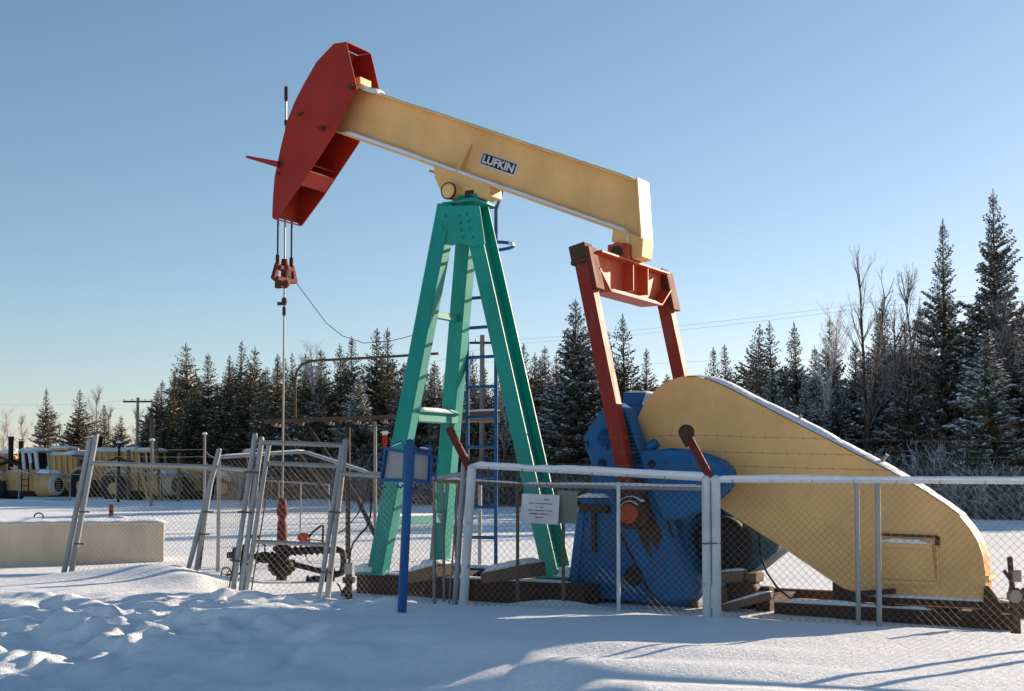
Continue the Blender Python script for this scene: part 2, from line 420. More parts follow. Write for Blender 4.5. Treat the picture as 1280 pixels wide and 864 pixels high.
# ------------------------------------------------------------------ pump jack
jack = empty('pump_jack', JO, -TH, 'tall multicoloured oil well pump jack with red head, yellow beam and green tripod', 'pump jack')
def V3(p, dx=0, dy=0, dz=0): return Vector((p[0] + dx, p[1] + dy, p[2] + dz))
# --- base skid and timbers
mb = MB()
a = J(446, 717, -1.0); b_ = J(731, 731, -1.0)
zt = (a.z + b_.z) / 2
mb.box(((a.x + b_.x) / 2, -0.94, zt / 2 - 0.06), (b_.x - a.x, 0.14, zt + 0.12))
mb.box(((a.x + b_.x) / 2, -0.94, zt - 0.015), (b_.x - a.x + 0.02, 0.2, 0.035))
mb.box(((a.x + b_.x) / 2, 0.94, zt / 2 - 0.06), (b_.x - a.x, 0.14, zt + 0.12))
for xx in (a.x + 0.1, -0.2, 0.9, b_.x - 0.1): mb.box((xx, 0, zt / 2 - 0.07), (0.16, 1.74, zt + 0.1))
mb.box((6.5, -0.62, 0.06), (2.8, 0.16, 0.18)); mb.box(((b_.x + 7.9) / 2, 0.62, 0.10), (7.9 - b_.x - 0.05, 0.16, 0.22))
for xx in (2.4, 4.9, 6.0, 7.2): mb.box((xx, 0, 0.09), (0.18, 1.08, 0.2))
skid = mb.build('base_skid', M['rust'], jack, 0.008)
mb = MB(); mb.snowcap((a.x, -0.9, zt + 0.004), (b_.x - 0.3, -0.9, zt + 0.004), 0.22, 0.035, seed=1)
mb.snowcap((a.x, 0.94, zt), (b_.x, 0.94, zt), 0.22, 0.06, seed=2)
mb.snowcap((5.2, -0.62, 0.152), (7.0, -0.62, 0.152), 0.15, 0.06, seed=4, lump=1.2); mb.build('snow', M['snow_cap'], skid)
# foot blocks under the legs
SKZ = zt
# --- samson post
TOPZ = J(577, 256, -0.2).z
def leg_box(name, foot, top, w, dpt, mat=M['green']):
    mb = MB(); mb.bar(foot, top, dpt, w, (0, 1, 0)); return mb.build(name, mat, jack, 0.012)
f_near = J(472, 712, -0.9); f_far = J(549, 697, 0.85)
f_near.z = SKZ; f_far.z = SKZ
def hbeam(mb, p0, p1, w, dp, th=0.025, side=(0, 1, 0)):
    """H section: two flanges at +-dp/2 along side, web between"""
    p0 = Vector(p0); p1 = Vector(p1); d = (p1 - p0).normalized(); sd = Vector(side); sd = (sd - d * sd.dot(d)).normalized()
    for s in (-1, 1): mb.bar(p0 + sd * s * (dp / 2 - th / 2), p1 + sd * s * (dp / 2 - th / 2), th, w, sd)
    mb.bar(p0, p1, dp - 2 * th - 0.001, th, sd)
t_near = Vector((J(560, 262, -0.27).x, -0.27, TOPZ)); t_far = Vector((t_near.x + 0.02, 0.27, TOPZ))
leg_box('leg', f_near, t_near, 0.27, 0.20); leg_box('leg', f_far, t_far, 0.26, 0.22)
f_rear = J(697, 713, -0.0); f_rear.z = SKZ + 0.02; t_rear = Vector((J(591, 262, -0.05).x, 0.0, TOPZ))
mb = MB(); hbeam(mb, f_rear, t_rear, 0.25, 0.42, 0.03); mb.build('leg', M['green'], jack, 0.006)
mb = MB()
for foot, w in ((f_near, 0.5), (f_far, 0.5), (f_rear, 0.55)): mb.box((foot.x, foot.y, SKZ + 0.012), (w, 0.42, 0.03))
mb.build('foot_plate', M['green'], jack, 0.004)
# gusset plates, cap, bolts
mb = MB()
g = [J(x, y, -0.40) for (x, y) in ((549, 257), (599, 257), (606, 305), (588, 308), (574, 303), (566, 307), (541, 303))]
mb.prism(g, (0, 0.018, 0)); gx0, gx1 = g[0].x, g[1].x
mb.box(((gx0 + gx1) / 2 - 0.03, -0.10, TOPZ + 0.015), (gx1 - gx0 - 0.12, 0.56, 0.03)); mb.box(((gx0 + gx1) / 2, 0, TOPZ + 0.09), (0.34, 0.36, 0.12))
mb.prism([Vector((gx0 - 0.02, 0.38, TOPZ)), Vector((gx0 + 0.26, 0.38, TOPZ)), Vector((gx0 + 0.22, 0.38, TOPZ - 0.5)), Vector((gx0 - 0.08, 0.38, TOPZ - 0.5))], (0, 0.018, 0))
gus = mb.build('top_plate', M['green'], jack, 0.006)
mb = MB()
for (x, y) in ((573, 270), (583, 268), (575, 279), (585, 277), (576, 288), (587, 286), (590, 297), (579, 297), (556, 270), (553, 285)):
    p = J(x, y, -0.40); mb.tube(p, V3(p, dy=-0.025), 0.02, n=6, smooth=False)
mb.build('bolt', M['green'], gus)
# cross braces between the front legs and a strut
mb = MB()
def on(p0, p1, z): return lerp(p0, p1, (z - p0.z) / (p1.z - p0.z))
zb = J(520, 520, -0.7).z
pa, pb = on(f_near, t_near, zb), on(f_far, t_far, zb)
mb.box(((pa.x + pb.x) / 2 + 0.05, 0, zb), (0.20, abs(pa.y) + abs(pb.y) - 0.18, 0.14)); mb.box(((pa.x + pb.x) / 2 + 0.05, 0.0, zb + 0.078), (0.3, abs(pa.y) + abs(pb.y) - 0.1, 0.02))
zb2 = 1.05; pa2, pb2 = on(f_near, t_near, zb2), on(f_far, t_far, zb2)
mb.box(((pa2.x + pb2.x) / 2, 0, zb2), (0.1, abs(pa2.y) + abs(pb2.y) - 0.18, 0.12))
zb3 = 4.15; pa3, pb3 = on(f_near, t_near, zb3), on(f_far, t_far, zb3)
mb.box(((pa3.x + pb3.x) / 2, 0, zb3), (0.1, abs(pa3.y) + abs(pb3.y) - 0.18, 0.1))
br = mb.build('cross_brace', M['green'], jack, 0.006)
mb = MB(); mb.snowcap(((pa.x + pb.x) / 2 + 0.05, pa.y + 0.1, zb + 0.089), ((pa.x + pb.x) / 2 + 0.05, pb.y - 0.1, zb + 0.089), 0.3, 0.07, (1, 0, 0), seed=5)
mb.snowcap(((pa2.x + pb2.x) / 2, pa2.y + 0.1, zb2 + 0.061), ((pa2.x + pb2.x) / 2, pb2.y - 0.1, zb2 + 0.061), 0.1, 0.05, (1, 0, 0), seed=6)
mb.build('snow', M['snow_cap'], br)
# snow heaped at the feet
mb = MB()
def mound(mb, c, rx, ry, h, n=14, seed=0):
    rnd = random.Random(seed); rows = 5; vs = []; c = Vector(c)
    for i in range(rows):
        t = i / rows; rr = math.cos(t * math.pi / 2); zz = math.sin(t * math.pi / 2)
        for k in range(n):
            a = 2 * math.pi * k / n; j = 1 + 0.14 * math.sin(3 * a + seed) + 0.08 * rnd.uniform(-1, 1)
            vs.append(c + Vector((rx * rr * j * math.cos(a), ry * rr * j * math.sin(a), h * zz)))
    vs.append(c + Vector((0, 0, h)))
    fs = [(i * n + k, i * n + (k + 1) % n, (i + 1) * n + (k + 1) % n, (i + 1) * n + k) for i in range(rows - 1) for k in range(n)]
    fs += [((rows - 1) * n + k, (rows - 1) * n + (k + 1) % n, rows * n) for k in range(n)]
    fs.append(tuple(range(n - 1, -1, -1)))
    mb.add(vs, fs, True)
mound(mb, (f_near.x - 0.16, -0.88, SKZ + 0.01), 0.30, 0.17, 0.15, seed=1); mound(mb, (f_far.x, 0.85, SKZ + 0.02), 0.35, 0.2, 0.12, seed=2)
mound(mb, (f_rear.x + 0.2, 0.0, SKZ + 0.02), 0.26, 0.25, 0.14, seed=3)
mb.build('snow', M['snow_cap'], skid)

# --- walking beam
YF = -0.18
cTL, cTR, cBL, cBR = J(449, 107, YF), J(795, 224, YF), J(418, 166, YF), J(800, 299, YF)
mL = (cTL + cBL) / 2; mR = (cTR + cBR) / 2; bd = (mR - mL).normalized(); bu = Vector((-bd.z, 0, bd.x))
bh = 0.5 * (abs((cTR - cBR).dot(bu)) + abs((J(449, 107, YF) - J(427, 170, YF)).dot(bu)))
mL.y = mR.y = 0; mR = mL + bd * ((mR - mL).length)
fl = 0.03; wb0 = mL - bd * 0.25
mb = MB()
tR, bR = V3((cTR.x, 0, cTR.z)), V3((cBR.x, 0, cBR.z)); tL_ = wb0 + bu * bh / 2; bL_ = wb0 - bu * bh / 2
ed = (tR - bR).normalized(); en = Vector((ed.z, 0, -ed.x))
mb.prism([tL_ - bu * fl + Vector((0, -0.02, 0)), tR - ed * fl + Vector((0, -0.02, 0)), bR + ed * fl + Vector((0, -0.02, 0)), bL_ + bu * fl + Vector((0, -0.02, 0))], (0, 0.04, 0))
for (p, q, k) in ((tL_, tR, -1), (bL_, bR, 1)): mb.prism([p + Vector((0, -0.18, 0)), q + Vector((0, -0.18, 0)), q + bu * k * fl + Vector((0, -0.18, 0)), p + bu * k * fl + Vector((0, -0.18, 0))], (0, 0.36, 0))
mb.bar(bR - ed * 0.06 + en * 0.016, tR + ed * 0.02 + en * 0.016, 0.38, 0.028, (0, 1, 0))
beam = mb.build('walking_beam', M['yellow'], jack, 0.005)
mb = MB()   # stiffeners
c0 = J(583, 196, -0.02)
for s in (-1, 1):
    t = (Vector((c0.x, 0, c0.z)) - mL).dot(bd); c = mL + bd * t
    mb.prism([c + Vector((0, s * 0.021, 0)) - bu * (bh / 2 - fl), c + Vector((0, s * 0.17, 0)) - bu * (bh / 2 - fl), c + Vector((0, s * 0.03, 0)) + bu * (bh * 0.16)], bd * 0.03)
mb.build('stiffener', M['yellow'], beam)
mb = MB()
mb.snowcap(mL + bd * 0.05 - bu * (bh / 2 - fl) + Vector((0, -0.10, 0.002)), mR - bd * 0.02 - bu * (bh / 2 - fl) + Vector((0, -0.10, 0.002)), 0.155, 0.075, seed=11, lump=0.3)
mb.snowcap(mL + bd * 0.05 - bu * (bh / 2 - fl) + Vector((0, 0.10, 0.002)), mR - bd * 0.02 - bu * (bh / 2 - fl) + Vector((0, 0.10, 0.002)), 0.155, 0.075, seed=12, lump=0.3)
mb.snowcap(mL - bd * 0.1 + bu * (bh / 2), tR - bd * 0.06, 0.34, 0.03, seed=13, lump=0.6)
mb.build('snow', M['snow_cap'], beam)
# nameplate with its lettering
pc = J(623.5, 205, -0.022); pL, pR = J(601, 198, -0.022), J(645, 211, -0.022)
pw = (pR - pL).length * 1.02; ph = pw * 0.30
pcn = Vector((pc.x, -0.020, pc.z))
mb = MB(); mb.bar(pcn + Vector((0, -0.006, 0)) - bd * pw / 2, pcn + Vector((0, -0.006, 0)) + bd * pw / 2, 0.012, ph, (0, 1, 0)); plate = mb.build('nameplate', M['plate_pale'], beam, 0.003)
mb = MB(); mb.bar(pcn + Vector((0, -0.0145, 0)) - bd * (pw / 2 - 0.022), pcn + Vector((0, -0.0145, 0)) + bd * (pw / 2 - 0.022), 0.006, ph - 0.044, (0, 1, 0)); o = mb.build('plate_field', M['plate_dark'], beam)
def text_mesh(name, s, size, mat, parent, mtx, width=None, offset=0.0, extrude=0.003):
    cu = bpy.data.curves.new(name, 'FONT'); cu.body = s; cu.size = size; cu.align_x = 'CENTER'; cu.align_y = 'CENTER'; cu.extrude = extrude; cu.offset = offset
    tmp = bpy.data.objects.new(name, cu); col.objects.link(tmp)
    bpy.context.view_layer.update()
    dg = bpy.context.evaluated_depsgraph_get(); me = bpy.data.meshes.new_from_object(tmp.evaluated_get(dg))
    bpy.data.objects.remove(tmp); bpy.data.curves.remove(cu)
    if width:
        xs = [v.co.x for v in me.vertices]; k = width / (max(xs) - min(xs)); cx = (max(xs) + min(xs)) / 2
        ys = [v.co.y for v in me.vertices]; cy = (max(ys) + min(ys)) / 2
        for v in me.vertices: v.co.x = (v.co.x - cx) * k; v.co.y -= cy
    me.materials.clear(); me.materials.append(mat); me.transform(mtx)
    o = bpy.data.objects.new(name, me); col.objects.link(o); o.parent = parent; return o
tm = Matrix((bd, bu, Vector((0, -1, 0)))).transposed().to_4x4(); tm.translation = pcn + Vector((0, -0.019, 0))
text_mesh('lettering', 'LUFKIN', ph * 0.80, M['plate_pale'], beam, tm, pw * 0.86, 0.0055)
# saddle bearing
mb = MB()
sb = [J(x, y, -0.17) for (x, y) in ((542, 208), (612, 231), (613, 245), (600, 248), (588, 241), (576, 246), (554, 247), (548, 233), (543, 222))]
mb.prism(sb, (0, 0.34, 0))
c = J(559, 238, -0.36); mb.lathe(c, (0, 1, 0), [(0, 0.075), (0.015, 0.105), (0.03, 0.12), (0.69, 0.12), (0.72, 0.09)], 20)
for (x, y) in ((541, 215), (614, 241)):
    p = J(x, y, -0.15); mb.tube(p - bd * 0.06, p + bd * 0.06, 0.022, n=8)
sbo = mb.build('saddle_bearing', M['yellow'], jack, 0.01)
mb = MB(); mb.lathe(V3(c, dy=0.022), (0, 1, 0), [(0, 0.132), (0.03, 0.132)], 20); mb.build('bearing_seal', M['rust'], sbo)
mb = MB(); q = J(590, 244, -0.1); mb.box((q.x, -0.05, q.z), (0.16, 0.26, 0.12)); mb.build('bearing_shim', M['rust'], sbo, 0.008)
# tail bearing
mb = MB()
tb = [J(x, y, -0.17) for (x, y) in ((766, 284), (804, 298), (802, 321), (791, 324), (783, 312), (770, 304), (764, 302))]
mb.prism(tb, (0, 0.34, 0)); tbk = mb.build('tail_bearing', M['yellow'], jack, 0.008)
mb = MB(); c = J(771, 315, -0.34); mb.tube(c, V3(c, dy=0.6), 0.135, n=18); mb.box((c.x - 0.01, -0.04, c.z + 0.01), (0.30, 0.54, 0.22))
hb = mb.build('bearing_housing', M['orange_red'], tbk, 0.01)
mb = MB()
mb.tube(V3(c, dy=-0.02), c, 0.085, n=16); mb.build('bearing_cap', M['rust'], tbk)
mb = MB(); cc = J(782, 318, -0.15); mb.box((cc.x + 0.02, 0, cc.z), (0.16, 0.4, 0.24)); mb.build('bearing_block', M['rust'], tbk, 0.01)
mb = MB()
for (dx, L) in ((0.0, 0.22), (0.07, 0.16), (0.12, 0.26), (-0.05, 0.12)):
    p = mR - bu * (bh / 2) + bd * 0.02 + Vector((0, -0.14 + dx * 2, 0)); mb.tube(p, p - Vector((0, 0, L)), 0.010, 0.002, n=5)
icem, nt, b = new_mat('icicle_ice'); b.inputs['Base Color'].default_value = (0.75, 0.78, 0.8, 1); b.inputs['Roughness'].default_value = 0.15
mb.build('icicles', icem, beam)

# --- horse head
HY = 0.33
hp = [(432.5, 52.5), (446.5, 113), (430, 143), (417, 168), (372.5, 236), (344.5, 274.3), (340, 272), (341, 246), (343, 222), (350, 188), (359.3, 150), (368, 128), (378.6, 107), (395.7, 77), (416.5, 55)]
near = [J(x, y, -HY) for (x, y) in hp]
farp = [V3(p, dy=2 * HY) for p in near]
mb = MB(); mb.prism(near, (0, 0.02, 0)); farb = list(farp)
# the far cheek plate is rounded at its toe
mb.prism(farb, (0, -0.02, 0))
arc = [near[6], near[7], near[8], near[9], near[10], near[11], near[12], near[13], near[14]]
hc = sum(near, Vector()) / len(near); arc = [p.lerp(hc, 0.012) for p in arc]
mb.strip([V3(p, dy=0.010) for p in arc], (0, 2 * HY - 0.020, 0), 0.018)
mb.strip([V3(near[14], dy=0.0195), V3(near[0], dy=0.0195)], (0, 2 * HY - 0.039, 0), 0.012)
mb.strip([V3(near[5], dy=0.0195), V3(near[6], dy=0.0195)], (0, 2 * HY - 0.039, 0), 0.012)
def inner(p, q, th=0.016):
    p, q = J(*p, -HY), J(*q, -HY); mb.strip([V3(p, dy=0.0195), V3(q, dy=0.0195)], (0, 2 * HY - 0.039, 0), th)
inner((386, 213), (374, 231)); inner((410, 150), (380, 130)); inner((388, 205), (362, 190))
head = mb.build('horse_head', M['red'], jack, 0.004)
mb = MB()
for (x, y) in ((441, 109), (404, 161)):
    p = J(x, y, -HY); mb.tube(V3(p, dy=-0.05), p, 0.045, n=10); mb.tube(V3(p, dy=-0.09, dx=-0.05), V3(p, dy=-0.09, dx=0.06), 0.012, n=6)
for (x, y) in ((377, 142), (351, 206), (348, 217), (352, 204), (375, 143.5)):
    p = J(x, y, -HY); mb.tube(V3(p, dy=-0.018), p, 0.03, n=8)
mb.build('bolt', M['rust'], head)
mb = MB()   # cable guard wing
w0, w1, w2 = J(349, 203, -HY - 0.02), J(310, 196, -HY - 0.02), J(349, 210, -HY - 0.02)
mb.prism([w0, w1, V3(w1, dz=-0.03), w2], (0, -0.05, 0)); mb.prism([V3(w0, dy=-0.05), V3(w1, dy=-0.05), V3(w1, dy=0.10), V3(w0, dy=0.3)], (0, 0, 0.012))
mb.build('cable_guard', M['red'], head, 0.003)
mb = MB(); q0 = V3(near[1], dy=0.25); mb.snowcap(V3(q0, dx=0.02, dz=0.03), V3(q0, dx=0.30, dz=-0.07), 0.36, 0.09, seed=21); mb.build('snow', M['snow_cap'], head)
mb = MB(); qa = near[0].lerp(near[1], 0.72); mb.box((qa.x - 0.10, 0, qa.z), (0.16, 0.3, 0.12)); mb.build('head_hinge', M['yellow'], head, 0.01)

# --- bridle, carrier bar
RX = J(356, 300, 0).x
mb = MB()
for (x, yy) in ((345, -0.17), (365.5, 0.17)):
    zt_ = J(356, 262, 0).z + 0.15; zb_ = J(356, 322, 0).z
    mb.tube((RX, yy, zt_), (RX, yy, zb_), 0.016, n=8); mb.tube((RX, yy, zb_ + 0.02), (RX, yy, zb_ - 0.2), 0.034, n=8)
mb.build('bridle', M['black'], jack)
zc = J(356, 345, 0).z
mb = MB()
for s in (-1, 1):
    mb.prism([Vector((RX - 0.04, s * 0.15, zc + 0.20)), Vector((RX - 0.04, s * 0.20, zc + 0.20)), Vector((RX - 0.04, s * 0.30, zc - 0.06)), Vector((RX - 0.04, s * 0.27, zc - 0.10)), Vector((RX - 0.04, s * 0.20, zc - 0.08))], (0.08, 0, 0))
mb.box((RX, 0, zc - 0.07), (0.12, 0.44, 0.07)); mb.box((RX, 0, zc + 0.12), (0.13, 0.34, 0.07))
mb.lathe((RX, 0, zc - 0.20), (0, 0, 1), [(0, 0.05), (0.05, 0.09), (0.10, 0.10), (0.14, 0.06), (0.30, 0.06), (0.31, 0.09), (0.36, 0.09), (0.40, 0.06), (0.48, 0.05)], 12)
cb = mb.build('carrier_bar', M['rust_red'], jack, 0.008)
mb = MB(); mb.box((RX - 0.02, -0.1, zc - 0.15), (0.14, 0.08, 0.13)); mb.box((RX, 0.05, zc + 0.04), (0.12, 0.12, 0.12)); mb.build('load_cell', M['rust'], cb, 0.006)
# --- load cable hanging from the carrier bar
pts = [Vector((RX, 0.29, zc - 0.07))] + [J(x, y, 0.3) for (x, y) in ((390, 380), (408, 404), (428, 420), (455, 429), (490, 426), (525, 417))]
mb = MB(); mb.path(pts, 0.006, 5); mb.build('signal_cable', M['cable'], jack)

# --- pitman arms, equalizer
PY = 1.24
p_top = J(727, 316, -PY); p_pin = J(793, 642, -PY)
eqx = 2.72
p_top = Vector((p_top.x, -PY, p_top.z))
def pitman(s):
    mb = MB(); a = Vector((p_top.x, s * PY, p_top.z)); b = Vector((p_pin.x, s * PY, p_pin.z))
    mb.bar(a, b, 0.17, 0.19, (0, 1, 0))
    o = mb.build('pitman_arm', M['red_worn'], jack, 0.005)
    mb = MB(); d = (b - a).normalized(); mb.bar(a - d * 0.10, a + d * 0.10, 0.24, 0.24, (0, 1, 0)); mb.bar(a + d * 0.10, a + d * 0.16, 0.26, 0.26, (0, 1, 0))
    mb.build('pitman_cap', M['rust'], o, 0.01)
    mb = MB(); sd = Vector((0, 1, 0)); up = d.cross(sd); u2 = up if up.x > 0 else -up
    mb.bar(a + u2 * 0.14 - d * 0.03, a + d * 0.55 + u2 * 0.14, 0.24, 0.06, (0, 1, 0)); mb.build('pitman_strap', M['rust_red'], o, 0.006)
    mb = MB(); mb.lathe((b.x, b.y - s * 0.10, b.z), (0, s, 0), [(0, 0.20), (0.22, 0.20), (0.24, 0.17)], 20); mb.box(tuple(b - d * 0.2), (0.36, 0.2, 0.36)); mb.build('pin_bearing', M['rust'], o, 0.01)
    mb = MB(); mb.lathe((b.x, b.y + s * 0.14, b.z), (0, s, 0), [(0, 0.13), (0.05, 0.13), (0.07, 0.09)], 8, False); mb.build('bearing_cover', M['orange_red'], o)
    return o
pitman(-1); pitman(1)
ez = (J(786, 331, 0).z); ezb = J(786, 372, 0).z; ex = J(786, 331, 0).x - 0.03
mb = MB()
eh = ez - ezb
prof = [(-PY + 0.1, ez), (PY - 0.1, ez), (PY - 0.1, ez - 0.45 * eh), (PY - 0.42, ezb), (-PY + 0.42, ezb), (-PY + 0.1, ez - 0.45 * eh)]
mb.prism([Vector((ex - 0.015, y, z)) for (y, z) in prof], (0.03, 0, 0))
for (q0, q1) in ((0, 1),):
    mb.box((ex, 0, ez + 0.016), (0.34, 2 * PY - 0.3, 0.03))
mb.strip([Vector((ex - 0.17, y, z)) for (y, z) in (prof[5], prof[4], prof[3], prof[2])], (0.34, 0, 0), 0.03)
for yy in (-0.12, 0.36): mb.box((ex, yy, (ez + ezb) / 2 + 0.03), (0.32, 0.025, eh - 0.08))
eq = mb.build('equalizer', M['orange_red'], jack, 0.004)
mb = MB(); mb.snowcap((ex + 0.09, -PY + 0.45, ezb + 0.004), (ex + 0.09, PY - 0.45, ezb + 0.004), 0.12, 0.03, (1, 0, 0), seed=31); mb.build('snow', M['snow_cap'], eq)
mb = MB()
for s in (-1, 1): mb.tube((ex, s * (PY - 0.12), ez - 0.1), (p_top.x, s * (PY + 0.08), ez - 0.1), 0.06, n=12)
mb.build('wrist_pin', M['rust'], eq)

# --- gear reducer, pedestal, cranks
SH = J(764, 548, -1.05); CR = J(793, 642, -1.05)
shx, shz = SH.x, SH.z
mb = MB()
pl = [J(x, y, -0.52) for (x, y) in ((727, 622), (722, 640), (709, 745), (874, 765), (848, 622))]
for p in pl: p.z = max(p.z, 0.02)
mb.prism(pl, (0, 1.04, 0)); mb.prism([V3(p, dy=-0.02) for p in pl[1:3]] + [V3(pl[2], dx=0.16, dy=-0.02), V3(pl[1], dx=0.12, dy=-0.02)], (0, 0.019, 0))
ped = mb.build('pedestal', M['blue'], jack, 0.012)
mb = MB(); c = J(752, 618, -0.52); mb.snowcap((pl[0].x - 0.02, -0.55, pl[0].z + 0.0), (pl[0].x + 0.5, -0.55, pl[0].z + 0.0), 0.16, 0.07, seed=41); mb.build('snow', M['snow_cap'], ped)
mb = MB()
gr = [Vector((x, -0.5, z)) for (x, z) in ((shx - 0.55, pl[0].z + 0.01), (shx - 0.62, shz - 0.1), (shx - 0.45, shz + 0.30), (shx - 0.12, shz + 0.46), (shx + 0.55, shz + 0.46), (shx + 1.55, shz + 0.2), (shx + 1.6, shz - 0.5), (shx + 1.3, pl[0].z + 0.01))]
mb.prism(gr, (0, 1.0, 0))
for s in (-1, 1):
    mb.tube((shx, 0, shz), (shx, s * 1.2, shz), 0.13, n=18); mb.lathe((shx, s * 0.5, shz), (0, s, 0), [(0, 0.3), (0.1, 0.28), (0.14, 0.2)], 18)
mb.tube((shx + 1.08, -0.2, shz - 0.08), (shx + 1.08, -0.6, shz - 0.08), 0.07, n=12)
red = mb.build('gear_reducer', M['blue'], jack, 0.02)
mb = MB()
hv = [J(x, y, -0.35) for (x, y) in ((779, 491), (807, 491), (802, 505), (792, 524), (778, 524))]
mb.prism(hv, (0, 0.7, 0)); h0 = mb.build('inspection_hatch', M['blue'], red, 0.01)
mb = MB(); mb.snowcap(V3(hv[0], dy=0.35, dz=0.002), V3(hv[1], dy=0.35, dz=0.002), 0.7, 0.05, seed=42); mb.build('snow', M['snow_cap'], red)
def crank(s):
    YA, YB = s * 0.80, s * 1.10
    def P(x, y):
        p = J(x, y, -1.10); return Vector((p.x, YA, p.z))
    mb = MB(); out = [P(*q) for q in ((752, 512), (768, 502), (782, 512), (800, 562), (838, 672), (866, 736), (860, 750), (834, 753), (806, 738), (768, 650), (748, 575))]
    mb.prism(out, (0, YB - YA, 0))
    cr = mb.build('crank', M['blue'], jack, 0.02)
    mb = MB()                                     # rack teeth along the edge
    e0, e1 = P(784, 518), P(804, 578)
    for k in range(13):
        c = lerp(e0, e1, k / 12); mb.box((c.x - 0.05, YB + s * 0.012, c.z), (0.07, 0.03, 0.025))
    mb.build('rack_teeth', M['black'], cr)
    mb = MB()
    for (x, y) in ((842, 612), (792, 720)):
        c = P(x, y); mb.lathe((c.x, YB, c.z), (0, s, 0), [(0, 0.135), (0.012, 0.13), (0.013, 0.09)], 14)
    mb.build('pin_hole', M['black'], cr)
    mb = MB()                                     # long grooves flanking the crank web
    mb.bar(V3(P(772, 660), dy=(YB - YA) + s * 0.004), V3(P(818, 752), dy=(YB - YA) + s * 0.004), 0.012, 0.035); mb.bar(V3(P(812, 590), dy=(YB - YA) + s * 0.004), V3(P(842, 672), dy=(YB - YA) + s * 0.004), 0.012, 0.03)
    mb.build('weight_groove', M['black'], cr)
    mb = MB(); pb0 = V3(P(793, 642), dy=(YB - YA)); 
    mb = MB(); gpts = [V3(P(*q), dy=(YB - YA) + s * 0.004) for q in ((778, 600), (803, 600), (816, 640), (828, 668), (822, 690), (812, 672), (815, 700), (803, 680), (797, 662), (776, 640))]; mb.prism(gpts, (0, s * 0.003, 0)); mb.build('grease_stain', M['rust'], cr)
    Y0, Y1 = s * 0.86, s * 1.20
    def Q(x, y):
        p = J(x, y, -1.2); return Vector((p.x, Y0, p.z))
    for pts, tagp in ((((762, 508), (748, 517), (736, 532), (727, 551), (733, 566), (742, 584), (752, 610), (772, 640), (782, 628)), 0), (((797, 565), (810, 562), (822, 562), (838, 560), (856, 562), (876, 567), (896, 575), (908, 586), (911, 598), (902, 615), (880, 634), (852, 648), (828, 652), (806, 600)), 1)):
        mb = MB(); mb.prism([Q(*q) for q in pts], (0, Y1 - Y0, 0)); cw = mb.build('counterweight', M['blue'], cr, 0.035)
    mb = MB(); c = Q(815, 580); mb.lathe((c.x, Y1, c.z), (0, s, 0), [(0, 0.05), (0.02, 0.05)], 10); c = Q(753, 580); mb.lathe((c.x, Y1, c.z), (0, s, 0), [(0, 0.06), (0.02, 0.06)], 10)
    c = Q(733, 555)
    for (dx, dz) in ((0.03, 0), (-0.03, 0), (0, 0.03), (0, -0.03)): mb.box((c.x + dx, Y1 + s * 0.004, c.z + dz), (0.012 if dx else 0.07, 0.014, 0.012 if dz else 0.07))
    mb.build('weight_bolt', M['black'], cr)
    mb = MB(); c = Q(812, 560); mb.tube(V3(c, dy=(Y1 - Y0) * 0.5, dx=-0.08), V3(c, dy=(Y1 - Y0) * 0.5, dz=0.08, dx=0.02), 0.07, n=10); mb.build('lifting_lug', M['blue'], cr)
    return cr
crank(-1); crank(1)
# brake drum and dark housing right of the pedestal
mb = MB(); c = J(903, 680, -0.25); mb.lathe((c.x, -0.3, c.z), (0, 1, 0), [(0, 0.30), (0.02, 0.36), (0.16, 0.36), (0.18, 0.3)], 24); mb.build('brake_drum', M['black'], jack, 0.006)
mb = MB(); hs = [J(x, y, -0.05) for (x, y) in ((852, 640), (975, 655), (972, 688), (938, 716), (862, 722))]; mb.prism(hs, (0, 0.6, 0)); mb.build('brake_housing', M['teal_dark'], jack, 0.03)
mb = MB()
mb.bar(J(862, 726, -0.5), J(872, 764, -0.5), 0.1, 0.09); mb.bar(J(898, 722, -0.35), J(930, 720, -0.35), 0.3, 0.13); mb.bar(J(936, 721, -0.2), J(950, 722, -0.2), 0.3, 0.12); mb.bar(J(902, 745, -0.3), J(914, 744, -0.3), 0.3, 0.24); mb.bar(J(898, 762, -0.7), J(966, 744, -0.7), 0.16, 0.09)
mc = J(932, 742, -0.25); m2 = MB(); m2.lathe((mc.x, -0.42, mc.z), (0, 1, 0), [(0, 0.10), (0.01, 0.2), (0.3, 0.2), (0.31, 0.1)], 16); m2.box((mc.x + 0.05, -0.1, mc.z - 0.05), (0.5, 0.2, 0.28)); m2.build('rust_drum', M['rust'], jack, 0.01)
m2 = MB(); m2.path([J(948, 660, -0.3), J(950, 690, -0.3), J(958, 715, -0.4), J(972, 735, -0.5), J(988, 748, -0.55)], 0.014, 6); m2.build('hose', M['cable'], jack)
bl = mb.build('timber_blocking', M['timber'], jack, 0.008)
mb = MB(); mb.snowcap(J(899, 715, -0.35), J(929, 713, -0.35), 0.28, 0.05, seed=43); mb.snowcap(J(900, 758, -0.7), J(964, 740, -0.7), 0.15, 0.04, seed=44); mb.build('snow', M['snow_cap'], bl)

